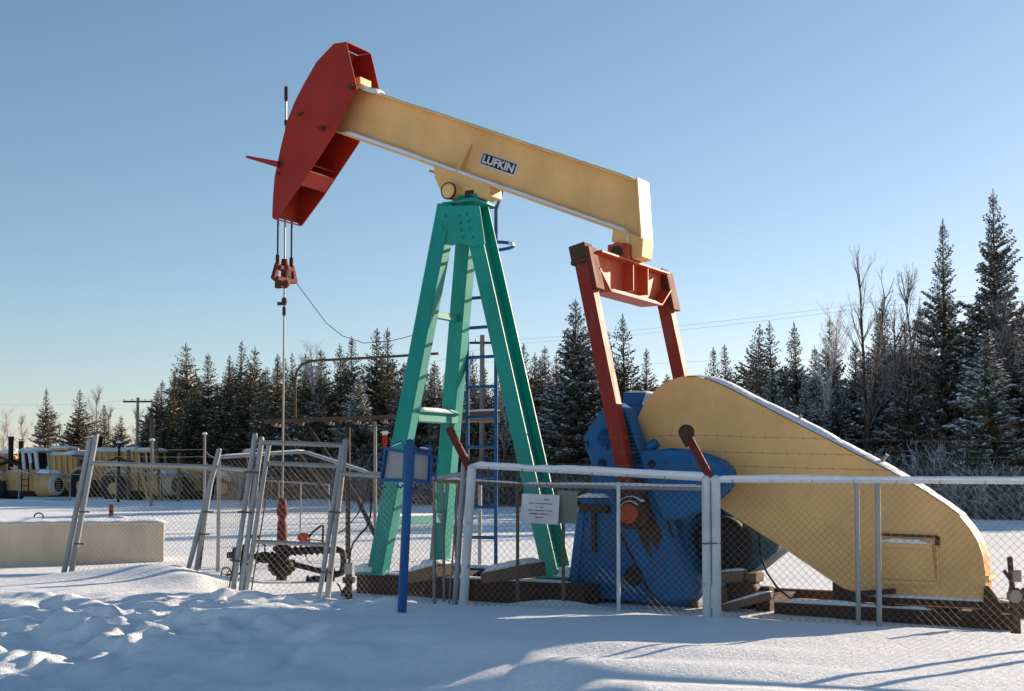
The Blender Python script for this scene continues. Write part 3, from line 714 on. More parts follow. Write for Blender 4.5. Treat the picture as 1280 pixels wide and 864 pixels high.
# bolts, brackets and snow dust on the pedestal and reducer
mb = MB()
for (x, y) in ((733, 650), (730, 690), (728, 725), (745, 632), (760, 632)):
    p = J(x, y, -0.52); mb.tube(p, V3(p, dy=-0.03), 0.022, n=6, smooth=False)
mb.build('bolt', M['blue'], ped)
mb = MB(); p0, p1 = J(727, 634, -0.52), J(762, 637, -0.52); mb.bar(V3(p0, dy=-0.04), V3(p1, dy=-0.04), 0.08, 0.10); p2, p3 = J(743, 640, -0.52), J(744, 690, -0.52); mb.bar(V3(p2, dy=-0.03), V3(p3, dy=-0.03), 0.05, 0.06); mb.build('bracket', M['rust'], ped, 0.006)
mb = MB(); pc_ = Vector((p_pin.x, -PY - 0.06, p_pin.z))
for rr, ww in ((0.215, 0.14), (0.155, 0.10)):
    arcp = [pc_ + Vector((rr * math.cos(R(a)), -0.05 if rr < 0.2 else 0, rr * math.sin(R(a)))) for a in range(45, 150, 12)]
    for q0, q1 in zip(arcp[:-1], arcp[1:]): mb.snowcap(q0, q1, ww, 0.03, seg=2, seed=3, lump=0.2)
mb.build('snow', M['snow_cap'], jack)
mb = MB()
for (x, y) in ((762, 530), (758, 560), (768, 590), (830, 580), (860, 580), (880, 590)):
    p = J(x, y, -1.2); mb.tube(V3(p, dy=-0.0), V3(p, dy=-0.022), 0.028, n=6, smooth=False)
mb.build('bolt', M['blue'], jack)
# --- belt guard
GY = -0.62; GT = 0.34
def circ_pts(cx, cy, rx, ry, a0, a1, n): return [(cx + rx * math.cos(R(a0 + (a1 - a0) * i / n)), cy - ry * math.sin(R(a0 + (a1 - a0) * i / n))) for i in range(n + 1)]
gp = [(1233, 763), (1121, 756), (1052, 735), (980, 686), (900, 635), (850, 618), (824, 606), (808, 590), (798, 568), (794, 543), (797, 521), (806, 502), (820, 486), (836, 476), (852, 471), (868, 471), (884, 474), (910, 485), (950, 506), (1010, 537), (1070, 568), (1110, 588), (1150, 611), (1180, 630), (1200, 645), (1214, 662), (1223, 678), (1229, 696), (1232, 715)]
gl = [J(x, y, GY) for (x, y) in gp]
mb = MB(); mb.prism(gl, (0, GT, 0)); guard = mb.build('belt_guard', M['yellow'], jack, 0.012)
mb = MB(); st = gl[12:29] + [gl[0]]; mb.strip([V3(p, dy=-0.012) for p in st], (0, GT + 0.024, 0), -0.012); 
mb.build('rim_band', M['yellow'], guard)
mb = MB(); ridge = gl[14:25]; dense = []
for p, q in zip(ridge[:-1], ridge[1:]):
    n = max(1, int((q - p).length / 0.09)); dense += [lerp(p, q, k / n) for k in range(n)]
dense.append(ridge[-1]); vs = []; K = 6; N = len(dense)
nz = vnoise(np.arange(N) * 0.21, np.full(N, 4.2)) + 0.4 * vnoise(np.arange(N) * 0.83, np.full(N, 9.1))
for i_, p in enumerate(dense):
    d = (dense[min(i_ + 1, N - 1)] - dense[max(i_ - 1, 0)]).normalized(); up = Vector((-d.z, 0, d.x)); e = min(1, i_ / 6) * min(1, (N - 1 - i_) / 14)
    hh = 0.055 * e * (0.9 + 0.45 * float(nz[i_])) * (0.35 + 0.65 * max(0, up.z)) + 0.002
    for k in range(K):
        x = k / (K - 1); vs.append(p + Vector((0, x * (GT + 0.01) - 0.005, 0)) + up * (0.0125 + hh * ((1 - (2 * x - 1) ** 4) ** 0.5 if 0 < k < K - 1 else 0)))
mb.add(vs, [(a * K + k, a * K + k + 1, (a + 1) * K + k + 1, (a + 1) * K + k) for a in range(N - 1) for k in range(K - 1)], True)
mb.build('snow', M['snow_cap'], guard)
# door with hood, frame and stains
mb = MB(); d0, d1, d2, d3 = [J(x, y, GY) for (x, y) in ((1103, 677), (1166, 681), (1170, 727), (1103, 724))]
mb.prism([V3(d0, dy=-0.03), V3(d1, dy=-0.05), V3(d2, dy=-0.012), V3(d3, dy=-0.012)], (0, 0.012, 0))
mb.prism([V3(d0, dy=-0.06), V3(d1, dy=-0.06), V3(d1, dy=-0.06, dz=-0.06), V3(d0, dy=-0.06, dz=-0.06)], (0, 0.025, 0))
dr = mb.build('door', M['yellow'], guard, 0.003)
mb = MB(); mb.snowcap(V3(d0, dy=-0.045, dz=0.002), V3(d1, dy=-0.045, dz=0.002), 0.09, 0.05, seed=60); mb.build('snow', M['snow_cap'], guard)
mb = MB(); fr = [J(x, y, GY) for (x, y) in ((1102, 668), (1172, 671), (1174, 730), (1102, 727))]
mb.bar(V3(fr[0], dy=-0.02), V3(fr[1], dy=-0.02), 0.04, 0.028); mb.bar(V3(fr[1], dy=-0.01), V3(fr[1], dy=-0.01, dz=-0.1), 0.03, 0.05); mb.build('door_hinge', M['rust'], guard)
mb = MB(); mb.bar(V3(fr[3], dy=-0.02), V3(fr[2], dy=-0.02), 0.04, 0.05); mb.bar(V3(fr[2], dy=-0.015), V3(fr[1], dy=-0.015, dz=-0.12), 0.03, 0.02); mb.build('door_sill', M['yellow'], guard)
mb = MB(); l = J(1230, 722, GY); mb.box((l.x + 0.03, GY + GT / 2, l.z), (0.07, GT + 0.1, 0.05)); mb.build('guard_lug', M['yellow'], guard)
mb = MB(); l = J(1097, 583, GY + 0.15); mb.tube(l, V3(l, dx=0.12, dz=0.14), 0.025, n=8); l = J(997, 527, GY + 0.1); mb.tube(l, V3(l, dx=0.05, dz=0.08), 0.02, n=8); mb.build('lifting_eye', M['steel'], guard)
# motor rails and feet beneath the guard
mb = MB()
for (x, w, h) in ((1062, 0.36, 0.34), (1138, 0.2, 0.28), (1160, 0.2, 0.26), (1187, 0.26, 0.22), (1110, 0.2, 0.2)):
    p = J(x, 770, GY + 0.2); mb.box((p.x, GY + 0.25, 0.2 + h / 2 - 0.03), (w, 0.3, h))
mb.box((7.0, GY + 0.2, 0.24), (1.7, 0.5, 0.07)); mb.bar((6.1, GY - 0.1, 0.3), (6.6, GY - 0.1, 0.36), 0.1, 0.06)
mr_ = mb.build('motor_base', M['rust'], jack, 0.01)
mb = MB(); mb.snowcap((6.2, GY + 0.05, 0.277), (7.9, GY + 0.05, 0.277), 0.2, 0.04, seed=61); mb.build('snow', M['snow_cap'], mr_)
mb = MB(); mb.lathe((7.0, -0.15, 0.62), (1, 0, 0), [(-0.45, 0.2), (-0.42, 0.28), (0.38, 0.28), (0.45, 0.2)], 20); mb.box((7.0, -0.15, 0.35), (0.6, 0.4, 0.2)); mb.build('motor', M['teal_dark'], jack, 0.01)
p = J(1236, 755, GY - 0.1)
mb = MB(); mb.prism([V3(p, dx=-0.10, dz=-0.15), V3(p, dx=0.14, dz=-0.15), V3(p, dx=0.10, dz=0.06), V3(p, dx=0.0, dz=0.20), V3(p, dx=-0.05, dz=0.2), V3(p, dx=-0.06, dz=0.05)], (0, 0.08, 0)); mb.build('skid_hook', M['rust'], jack, 0.01)
# --- ladder on the far side of the post
LY = 0.62
l0, l1 = J(584, 690, LY), J(619, 706, LY); lx0, lx1 = l0.x, J(620, 400, LY).x
ztop = J(620, 262, LY).z
mb = MB(); mb.tube((lx0, LY, 0.1), (lx0, LY, J(584, 300, LY).z + 0.5), 0.029, n=8)
mb.path([(lx1, LY, 0.1), (lx1, LY, ztop), (lx1 + 0.12, LY, ztop + 0.28), (lx1 + 0.12, LY, ztop + 0.34), (lx1 - 0.4, LY, ztop + 0.30)], 0.030, 8)
lad = mb.build('ladder', M['blue_rail'], jack)
mb = MB(); zr = J(601, 672, LY).z
while zr < ztop + 0.05:
    mb.tube((lx0, LY, zr), (lx1, LY, zr), 0.026, n=6); zr += 0.465
mb.build('rung', M['blue_rail'], lad)
mb = MB(); hz = J(620, 309, LY).z; hoop = [(lx1 - 0.22 + 0.52 * math.cos(R(a)), LY - 0.0 - 0.36 * math.sin(R(a)) * (1 if a > 0 else 1), hz) for a in range(-90, 91, 15)]
mb.strip([Vector(p) for p in hoop], (0, 0, 0.05), 0.01); mb.build('safety_hoop', M['blue_rail'], lad)

def JW(p): return JO + EX * p[0] + EY * p[1] + Vector((0, 0, p[2]))
# ------------------------------------------------------------------ polished rod
rw = JW((RX, 0, 0))
mb = MB(); z0 = J(354, 628, 0).z; z1 = J(357, 108, 0).z
mb.tube((0, 0, z0), (0, 0, z1 - 0.2), 0.0155, n=8); rod = mb.build('polished_rod', M['steel'], None, loc=(rw.x, rw.y, 0))
tag(rod, 'long thin vertical steel polished rod hanging through the red head down to the wellhead', 'rod')
mb = MB()
for (z, r, h) in ((z1, 0.032, 0.26), (J(356, 150, 0).z, 0.03, 0.1), (J(355, 372, 0).z, 0.045, 0.12), (J(355, 383, 0).z, 0.03, 0.16)): mb.lathe((0, 0, z - h), (0, 0, 1), [(0, r * 0.6), (0.03, r), (h - 0.03, r), (h, r * 0.6)], 10)
mb.box((-0.04, 0, J(355, 376, 0).z - 0.05), (0.14, 0.06, 0.05)); mb.build('rod_clamp', M['rust'], rod)

# ------------------------------------------------------------------ wellhead
WH = Vector((rw.x, rw.y, 0))
wd = rw.y
def WP(px, py, dd=0.0):
    p = W(px, py, wd + dd) - WH; return p
wh = empty('wellhead', WH, 0, 'rusty black oil wellhead with red stuffing box, valves and flow pipes in the snow', 'wellhead')
def zz(py): return WP(354, py).z
mb = MB(); mb.lathe((0, 0, 0), (0, 0, 1), [(zz(676), 0.075), (zz(674), 0.085), (zz(655), 0.08), (zz(652), 0.065), (zz(649.5), 0.05), (zz(648), 0.06), (zz(643), 0.09), (zz(637), 0.095), (zz(632), 0.075), (zz(626), 0.065), (zz(623), 0.06)], 16); mb.build('stuffing_box', M['rust_red'], wh)
mb = MB(); mb.lathe((0, 0, 0), (0, 0, 1), [(zz(734) - 0.15, 0.09), (zz(720), 0.09), (zz(719), 0.15), (zz(714), 0.19), (zz(708), 0.24), (zz(703), 0.2), (zz(699), 0.12), (zz(690), 0.11), (zz(688), 0.15), (zz(684), 0.15), (zz(682), 0.10), (zz(676), 0.10)], 14, False)
for k in range(8):
    a = k * math.pi / 4; mb.tube((0.2 * math.cos(a), 0.2 * math.sin(a), zz(714)), (0.2 * math.cos(a), 0.2 * math.sin(a), zz(700)), 0.022, n=6)
mb.build('casing_head', M['black'], wh, 0.004)
mb = MB(); mb.box((0, 0, zz(735)), (0.55, 0.4, 0.05)); mb.path([(-0.5, 0, zz(735)), (-0.38, 0, zz(731)), (-0.2, 0, zz(734))], 0.02, 6); mb.tube((-0.55, 0, zz(735)), (-0.48, 0, zz(722)), 0.012); mb.build('base_plate', M['rust'], wh)
def valve(mb, c, ax, r=0.12, L=0.26):
    c = Vector(c); ax = Vector(ax).normalized(); mb.lathe(c - ax * L / 2, ax, [(0, r), (0.04, r), (0.042, r * 0.7), (L * 0.3, r * 0.9), (L * 0.5, r * 1.02), (L * 0.7, r * 0.9), (L - 0.042, r * 0.7), (L - 0.04, r), (L, r)], 14)
def wheel(mb, c, ax, r=0.12):
    c = Vector(c); ax = Vector(ax).normalized(); a = ax.orthogonal().normalized(); b = ax.cross(a)
    pts = [c + (a * math.cos(2 * math.pi * k / 14) + b * math.sin(2 * math.pi * k / 14)) * r for k in range(15)]
    mb.path(pts, 0.014, 6)
    for k in range(3): mb.tube(c, c + (a * math.cos(2.1 * k) + b * math.sin(2.1 * k)) * r, 0.01, n=5)
    mb.tube(c, c + ax * 0.16, 0.014, n=6)
mb = MB(); p = WP(331, 697); valve(mb, p, (1, 0, 0), 0.10, 0.28); mb.tube(p, (0, 0, zz(693)), 0.045); mb.path([p + Vector((0, 0, 0.1)), p + Vector((0, 0, 0.2)), p + Vector((-0.12, 0, 0.27))], 0.016, 6)
q = WP(300, 694); mb.tube(p, q, 0.045); mb.build('casing_valve', M['black'], wh, 0.004)
mb = MB(); valve(mb, q + Vector((0.05, 0, 0)), (0, 0, 1), 0.10, 0.34); mb.lathe(q + Vector((-0.05, 0, 0)), (-1, 0, 0), [(0, 0.13), (0.06, 0.13), (0.07, 0.06), (0.16, 0.05)], 12)
mb.tube(q + Vector((0.05, 0, -0.1)), q + Vector((0.05, 0, -0.55)), 0.05); mb.build('wing_valve', M['black'], wh, 0.004)
mb = MB(); wheel(mb, WP(283, 719), (1, -0.5, 0.1), 0.13); mb.tube(WP(283, 719), WP(308, 716), 0.02, n=6); wheel(mb, WP(318, 671), (0.1, -0.2, 1), 0.08); mb.tube(WP(318, 671), WP(318, 690), 0.014); mb.build('hand_wheel', M['rust'], wh)
mb = MB(); A, B = WP(362, 689), WP(404, 687)
mb.tube((0, 0, zz(690)), B, 0.06); 
for k in range(7): c = lerp(A, B, k / 6); mb.lathe(c - Vector((0.015, 0, 0)), (1, 0, 0), [(0, 0.085), (0.03, 0.085)], 10)
mb.tube(WP(366, 705), WP(408, 716), 0.045); mb.path([WP(404, 689), WP(422, 687), WP(428, 690), WP(429.5, 698), WP(429.5, 708), WP(427, 716), WP(421, 718), WP(410, 717)], 0.055, 10)
mb.build('flow_pipe', M['black'], wh)
mb = MB(); valve(mb, WP(395, 727), (1, 0, 0), 0.10, 0.3); mb.tube(WP(395, 727), WP(395, 738), 0.06); valve(mb, WP(412, 722), (0, 0, 1), 0.09, 0.3); mb.tube(WP(411, 715), WP(411, 742), 0.05); mb.build('flow_valve', M['black'], wh, 0.004)
mb = MB(); mb.lathe(WP(380, 677), (0, 0, 1), [(0, 0.07), (0.02, 0.085), (0.12, 0.085), (0.14, 0.05)], 12); mb.box(WP(377, 671), (0.12, 0.1, 0.1)); mb.build('regulator', M['orange_red'], wh, 0.006)
mb = MB(); mb.path([WP(386, 680), WP(386, 672), WP(390, 666), WP(400, 658), WP(404, 657), WP(404, 664), WP(403, 684)], 0.02, 7); mb.path([WP(384, 675), WP(393, 675), WP(402, 676)], 0.01, 5); mb.path([WP(380, 690), WP(384, 700), WP(389, 705)], 0.008, 5); mb.build('gauge_line', M['black'], wh)

# junction post with cables beside the wellhead
JP = W(436, 748, 18.2); JP.z = gz(JP.x, JP.y)
def jp(px, py): return W(px, py, 18.2) - JP
jpo = empty('junction_post', JP, 0, 'small grey electrical box on a stub pipe with black cables looping to it', 'electrical box')
mb = MB(); mb.tube(jp(436, 752) + Vector((0, 0, -0.1)), jp(436, 717), 0.05, n=10); mb.lathe(jp(436, 726), (0, 0, 1), [(-0.03, 0.09), (0.05, 0.09)], 10); mb.path([jp(428, 742), jp(424, 732), jp(421, 729)], 0.012, 5); mb.path([jp(430, 746), jp(432, 738), jp(437, 734)], 0.05, 7); mb.build('stub_pipe', M['black'], jpo)
mb = MB(); mb.box(jp(436, 711), (0.11, 0.1, 0.17)); mb.build('box', M['galv'], jpo, 0.015)
mb = MB(); mb.path([jp(437, 703), jp(438, 690), jp(441, 680), jp(450, 668), jp(458, 660), jp(463, 645), jp(464, 630), jp(463, 610)], 0.014, 6); mb.path([jp(436, 705), jp(437, 680), jp(437, 640), jp(437, 600)], 0.012, 6); mb.path([jp(421, 668), jp(433, 660), jp(447, 643), jp(458, 620), jp(462, 600)], 0.010, 6); mb.build('cable', M['cable'], jpo)

# ------------------------------------------------------------------ chain link
def clip_seg(x0, y0, x1, y1, L, H):
    t0, t1 = 0.0, 1.0; dx, dy = x1 - x0, y1 - y0
    for p, q in ((-dx, x0), (dx, L - x0), (-dy, y0), (dy, H - y0)):
        if abs(p) < 1e-9:
            if q < 0: return None
        else:
            r = q / p
            if p < 0: t0 = max(t0, r)
            else: t1 = min(t1, r)
    if t0 >= t1 - 1e-6: return None
    return (x0 + t0 * dx, y0 + t0 * dy, x0 + t1 * dx, y0 + t1 * dy)
def chain_link(mb, bl, br_, tl, tr, pitch=0.085, r=0.0022, sag=0.0, seed=0):
    bl, br_, tl, tr = map(Vector, (bl, br_, tl, tr)); L = ((br_ - bl).length + (tr - tl).length) / 2; H = ((tl - bl).length + (tr - br_).length) / 2
    nrm = (br_ - bl).cross(tl - bl).normalized(); rnd = random.Random(seed); ph = rnd.random() * 6
    def P(x, y, off):
        s, t = x / L, y / H
        p = (bl * (1 - s) + br_ * s) * (1 - t) + (tl * (1 - s) + tr * s) * t
        return p + nrm * (off + sag * math.sin(math.pi * t) * math.sin(s * 7 + ph))
    K = H * 1.02; n = int((L + K) / pitch) + 2
    for i in range(n):
        for sgn in (1, -1):
            x0 = i * pitch - K if sgn > 0 else i * pitch
            x1 = x0 + K * 0.98 if sgn > 0 else x0 - K * 0.98
            c = clip_seg(x0, 0, x1, K, L, H)
            if c is None: continue
            off = 0.002 * sgn
            if sag:
                pts = [P(c[0] + (c[2] - c[0]) * k / 4, c[1] + (c[3] - c[1]) * k / 4, off) for k in range(5)]; mb.path(pts, r, 3, False)
            else: mb.tube(P(c[0], c[1], off), P(c[2], c[3], off), r, n=3, caps=False, smooth=False)
def barbed(mb, p0, p1, sag=0.05, seed=0, r=0.0025, step=0.14):
    p0, p1 = Vector(p0), Vector(p1); L = (p1 - p0).length; n = max(6, int(L / 0.4)); rnd = random.Random(seed)
    pts = [lerp(p0, p1, k / n) - Vector((0, 0, sag * 4 * (k / n) * (1 - k / n) + 0.006 * rnd.uniform(-1, 1))) for k in range(n + 1)]; mb.path(pts, r, 4, False)
    d = (p1 - p0).normalized()
    for k in range(int(L / step)):
        t = (k + 0.5) * step / L; i = min(n - 1, int(t * n)); p = lerp(pts[i], pts[i + 1], t * n - i); a = rnd.uniform(0, 3)
        v = Vector((0.2 * math.cos(a), 0.5 * math.sin(a), 1)).normalized() * 0.018
        mb.tube(p - v + d * 0.004, p + v - d * 0.004, r * 0.9, n=3, caps=False, smooth=False); v = Vector((-v.z * 0.7, v.y, v.x + 0.008)); mb.tube(p - v, p + v, r * 0.9, n=3, caps=False, smooth=False)

# ------------------------------------------------------------------ the front fence
ff = empty('chain_link_fence', (0, 0, 0), 0, 'snow capped chain link fence with white posts and barbed wire in front of pump jack', 'fence')
FA, FB, FC = Vector((-0.50, 15.9, 0)), Vector((2.30, 14.7, 0)), Vector((9.0, 11.82, 0))
FN = Vector((0.40, 0.92, 0)).normalized()
zA, zB, zC = 1.86, 1.70, 1.665
def gnd(p, dz=-0.05): return Vector((p.x, p.y, gz(p.x, p.y) + dz))
def at_z(p, z): return Vector((p.x, p.y, z))
mb = MB(); a0 = gnd(FA, -0.4); mb.tube(W(577, 790, 15.9), W(590, 584, 15.9), 0.057, n=14); mb.lathe(W(590, 585, 15.9), (0, 0, 1), [(0, 0.06), (0.03, 0.05), (0.05, 0.02)], 14); mb.build('post', M['white'], ff)
wp1, wp2 = W(884, 765, 14.72), W(896, 765, 14.68)
for p in (wp1, wp2):
    mb = MB(); mb.tube(at_z(p, -0.4), at_z(p, 1.68), 0.052, n=14); mb.lathe(at_z(p, 1.68), (0, 0, 1), [(0, 0.055), (0.03, 0.045), (0.05, 0.01)], 14); mb.build('post', M['white'], ff)
mb = MB(); pm = (wp1 + wp2) / 2
for z in (0.95,):
    mb.path([Vector((pm.x + 0.125 * math.cos(t), pm.y + 0.075 * math.sin(t), z + 0.004 * math.sin(3 * t))) for t in np.linspace(0, 2 * math.pi, 17)], 0.008, 5)
mb.build('tie_wire', M['wire_dark'], ff)
for (px, pb, d, r) in ((1073, 780, 13.95, 0.026), (1099, 785, 13.85, 0.03)):
    p = W(px, pb, d); q = W(px - 2, 604, d); mb = MB(); mb.tube(at_z(p, -0.3), q, r, n=10); mb.build('post', M['galv'], ff)
for xx in (6.05, 6.45):
    mb = MB(); yy = 14.7 - 0.43 * (xx - 2.3); mb.tube((xx, yy, -0.4), (xx, yy, 1.68), 0.05, n=14); mb.build('post', M['white'], ff)
mb = MB(); p = W(773, 756, 15.1); mb.tube(at_z(p, -0.2), W(773, 603, 15.12), 0.022, n=8); mb.build('post', M['white'], ff)
# rails with frost and snow
mb = MB(); mb.tube(at_z(FA, zA - 0.02), at_z(FB, zB - 0.02), 0.028, n=10); mb.tube(at_z(FB, zB - 0.03), at_z(FC, zC - 0.02), 0.030, n=10); rl = mb.build('top_rail', M['white'], ff)
mb = MB()
mb.snowcap(at_z(FA, zA - 0.012), at_z(FB, zB - 0.012), 0.075, 0.075, FN, seed=71, lump=0.45); mb.snowcap(at_z(FB, zB - 0.022), at_z(FC, zC - 0.012), 0.075, 0.06, FN, seed=72, lump=0.45); mb.build('snow', M['snow_cap'], ff)
def off(p, k): return p + FN * k
mb = MB()
chain_link(mb, off(gnd(FA), 0.06), off(gnd(FB), 0.06), off(at_z(FA, zA - 0.03), 0.06), off(at_z(FB, zB - 0.03), 0.06), sag=0.012, seed=1)
chain_link(mb, off(gnd(FB), 0.06), off(gnd(FC), 0.06), off(at_z(FB, zB - 0.03), 0.06), off(at_z(FC, zC - 0.02), 0.06), sag=0.012, seed=2)
for P0, P1, k0, k1 in ((FA, FB, zA, zB), (FB, FC, zB, zC)):
    L = (P1 - P0).length
    for k in range(int(L / 0.45)):
        t = (k + 0.5) * 0.45 / L; p = lerp(P0, P1, t); z = k0 + (k1 - k0) * t - 0.02; a = random.uniform(-0.4, 0.4)
        mb.path([Vector((p.x + 0.02 * math.cos(q) * a, p.y + 0.036 * math.cos(q) , z + 0.036 * math.sin(q))) for q in np.linspace(0, 6.28, 9)], 0.004, 4, False)
        mb.tube((p.x, p.y - 0.03, z), (p.x + a * 0.08, p.y - 0.02, z - 0.10), 0.003, n=4, smooth=False)
mb.build('chain_link', M['wire'], ff)
# barbed wire arms
mb = MB()
aB0, aB1 = W(888, 598, 14.7), W(858, 541, 14.9); aA0, aA1 = W(587, 586, 15.9), W(561, 535, 16.1)
mb.bar(aB0, aB1, 0.05, 0.09, FN); ab = mb.build('barbed_wire_arm', M['rust_red'], ff, 0.005)
mb = MB(); mb.bar(aA0, aA1, 0.05, 0.09, FN); mb.build('barbed_wire_arm', M['rust_red'], ff, 0.005)
mb = MB(); c = aB1; dn = Vector((0.1, -1, 0.1)).normalized(); mb.lathe(c + dn * 0.06, -dn, [(0, 0.035), (0.0, 0.085), (0.05, 0.10), (0.10, 0.07)], 16); mb.lathe(c - Vector((0, 0, 0.05)), (0, 0, -1), [(0, 0.075), (0.05, 0.055), (0.12, 0.008)], 10); mb.build('post_cap', M['rust'], ff)
mb = MB()
aC0, aC1 = Vector((9.0, 11.85, 1.66)), Vector((8.75, 12.1, 2.1))
for k, t in enumerate((0.30, 0.60, 0.95)):
    barbed(mb, lerp(aA0, aA1, t), lerp(aB0, aB1, t), 0.05, k); barbed(mb, lerp(aB0, aB1, t), lerp(aC0, aC1, t), 0.06, k + 5)
mb.build('barbed_wire', M['wire_dark'], ff)

# ------------------------------------------------------------------ fence between the gate and the white corner post
fg = empty('chain_link_fence', (0, 0, 0), 0, 'short grey chain link fence run between the leaning gate and white corner post', 'fence')
GA = Vector((-2.27, 17.0, 0)); GB = Vector((-0.62, 16.0, 0))
mb = MB(); mb.tube(at_z(W(566, 758, 16.0), -0.3), W(581, 568, 16.0), 0.036, n=10); mb.build('post', M['galv'], fg)
mb = MB(); mb.tube(at_z(W(558, 758, 16.1), -0.3), W(573, 604, 16.1), 0.012, n=6); mb.tube(W(543, 760, 16.2), W(543, 602, 16.2), 0.022, n=8); mb.tube(W(555, 752, 16.2), W(554, 605, 16.2), 0.018, n=8); mb.build('post', M['grey_timber'], fg)
mb = MB(); mb.path([W(425, 592, 16.95), W(474, 595, 16.7), W(530, 600, 16.4), W(580, 592, 16.0)], 0.03, 10); mb.build('top_rail', M['galv'], fg)
mb = MB(); n0 = Vector((0.5, 0.86, 0)); chain_link(mb, gnd(GA) + n0 * 0.05, gnd(GB) + n0 * 0.05, W(425, 592, 17.0), W(576, 598, 16.05), sag=0.02, seed=3); mb.build('chain_link', M['wire'], fg)

# ------------------------------------------------------------------ pipe railing behind the fence
gr_ = empty('pipe_railing', (0, 0, 0), 0, 'brown pipe railing with frosty top bar between the fence and green legs', 'railing')
ra, rb = W(537, 600, 16.75), W(655, 607, 16.35); rc = W(880, 611, 15.15)
mb = MB(); mb.tube(ra, rb, 0.03, n=10); mb.build('rail', M['timber'], gr_)
mb = MB(); mb.tube(rb, rc, 0.026, n=10); mb.build('rail', M['galv'], gr_)
mb = MB(); mb.snowcap(ra + Vector((0, 0, 0.02)), rb + Vector((0, 0, 0.02)), 0.06, 0.04, (0.3, 0.95, 0), seed=81); mb.snowcap(rb + Vector((0, 0, 0.018)), rc + Vector((0, 0, 0.018)), 0.05, 0.04, (0.4, 0.9, 0), seed=82); mb.build('snow', M['snow_cap'], gr_)
for (px, py0, d) in ((647, 606, 16.38), (704, 608, 16.1)):
    mb = MB(); p = W(px, py0, d); mb.tube(at_z(p, -0.1), p, 0.022, n=8); mb.build('post', M['timber'], gr_)

# ------------------------------------------------------------------ walk gate, leaning
gt = empty('gate', W(360, 752, 17.0), 0, 'leaning grey pipe walk gate with chain link standing in front of the wellhead', 'gate')
g0 = gt.location.copy()
def gp_(px, py, d=17.0): return W(px, py, d) - g0
for (b0, b1, r) in (((288, 762), (319, 544), 0.036), ((298, 762), (327, 549), 0.036), ((408, 760), (432, 551), 0.04)):
    mb = MB(); mb.tube(gp_(*b0), gp_(*b1), r, n=10); mb.lathe(gp_(*b1), (0.1, 0, 1), [(0, r), (0.03, r * 0.6)], 10); mb.build('gate_post', M['galv'], gt)
mb = MB(); mb.tube(gp_(305, 756), gp_(336, 556), 0.032, n=10); mb.tube(gp_(398, 754), gp_(428, 556), 0.032, n=10)
mb.tube(gp_(336, 579), gp_(420, 583), 0.028, n=8); mb.tube(gp_(318, 677), gp_(406, 681), 0.028, n=8); mb.build('gate_frame', M['galv'], gt)
mb = MB(); mb.tube(gp_(326, 553), gp_(432, 557), 0.03, n=8); mb.build('gate_rail', M['galv'], gt)
mb = MB(); chain_link(mb, gp_(306, 752), gp_(399, 750), gp_(333, 579), gp_(425, 583), sag=0.012, seed=4); mb.build('chain_link', M['wire'], gt)
mb = MB()
for (b0, b1) in (((290, 700), (300, 702)), ((300, 640), (312, 641)), ((308, 590), (320, 591)), ((414, 640), (423, 641)), ((404, 715), (412, 716))): mb.tube(gp_(b0[0] - 3, b0[1], 16.93), gp_(b1[0] + 3, b1[1], 16.93), 0.014, n=6)
mb.tube(gp_(283, 752), gp_(312, 600), 0.012, n=6); mb.tube(gp_(312, 752), gp_(336, 600), 0.010, n=6); mb.build('gate_hinge', M['wire_dark'], gt)

# ------------------------------------------------------------------ leaning fence panel on the left
lf = empty('chain_link_fence', (0, 0, 0), 0, 'grey chain link fence panel leaning to the right in front of the concrete wall', 'fence')
def tubeo(name, b0, d0, b1, d1, r, mat, par, ext=0.15):
    mb = MB(); a, b = W(b0[0], b0[1], d0), W(b1[0], b1[1], d1); mb.tube(a - (b - a).normalized() * ext, b, r, n=10); mb.lathe(b, (b - a).normalized(), [(0, r), (0.02, r * 0.6)], 10); return mb.build(name, mat, par)
for b0, b1 in (((78, 726), (113, 549)), ((87.5, 726), (120, 545))): tubeo('post', b0, 21.0, b1, 21.0, 0.045, M['galv'], lf)
for b0, b1 in (((237, 706), (274, 562)), ((246, 710), (264, 598))): tubeo('post', b0, 20.8, b1, 20.8, 0.042, M['galv'], lf)
mb = MB(); mb.tube(W(113, 579, 21.0), W(272, 584, 20.8), 0.035, n=10); mb.tube(W(272, 584, 20.8), W(322, 590, 17.2), 0.03, n=8); mb.build('top_rail', M['galv'], lf)
mb = MB(); chain_link(mb, W(90, 727, 21.02), W(250, 712, 20.82), W(116, 582, 21.02), W(270, 587, 20.82), sag=0.02, seed=5); mb.build('chain_link', M['wire'], lf)
mb = MB(); chain_link(mb, W(250, 712, 20.8), W(290, 755, 17.1), W(272, 588, 20.8), W(316, 592, 17.1), pitch=0.2, r=0.0018, seed=6); mb.build('chain_link', M['wire'], lf)
mb = MB()
for (x, y) in ((97, 680), (104, 640), (259, 640), (254, 668)): mb.tube(W(x - 5, y, 20.75), W(x + 8, y, 20.75), 0.014, n=6)
mb.tube(W(250, 712, 20.8), W(262, 620, 20.8), 0.012, n=6); mb.build('tie_wire', M['wire_dark'], lf)

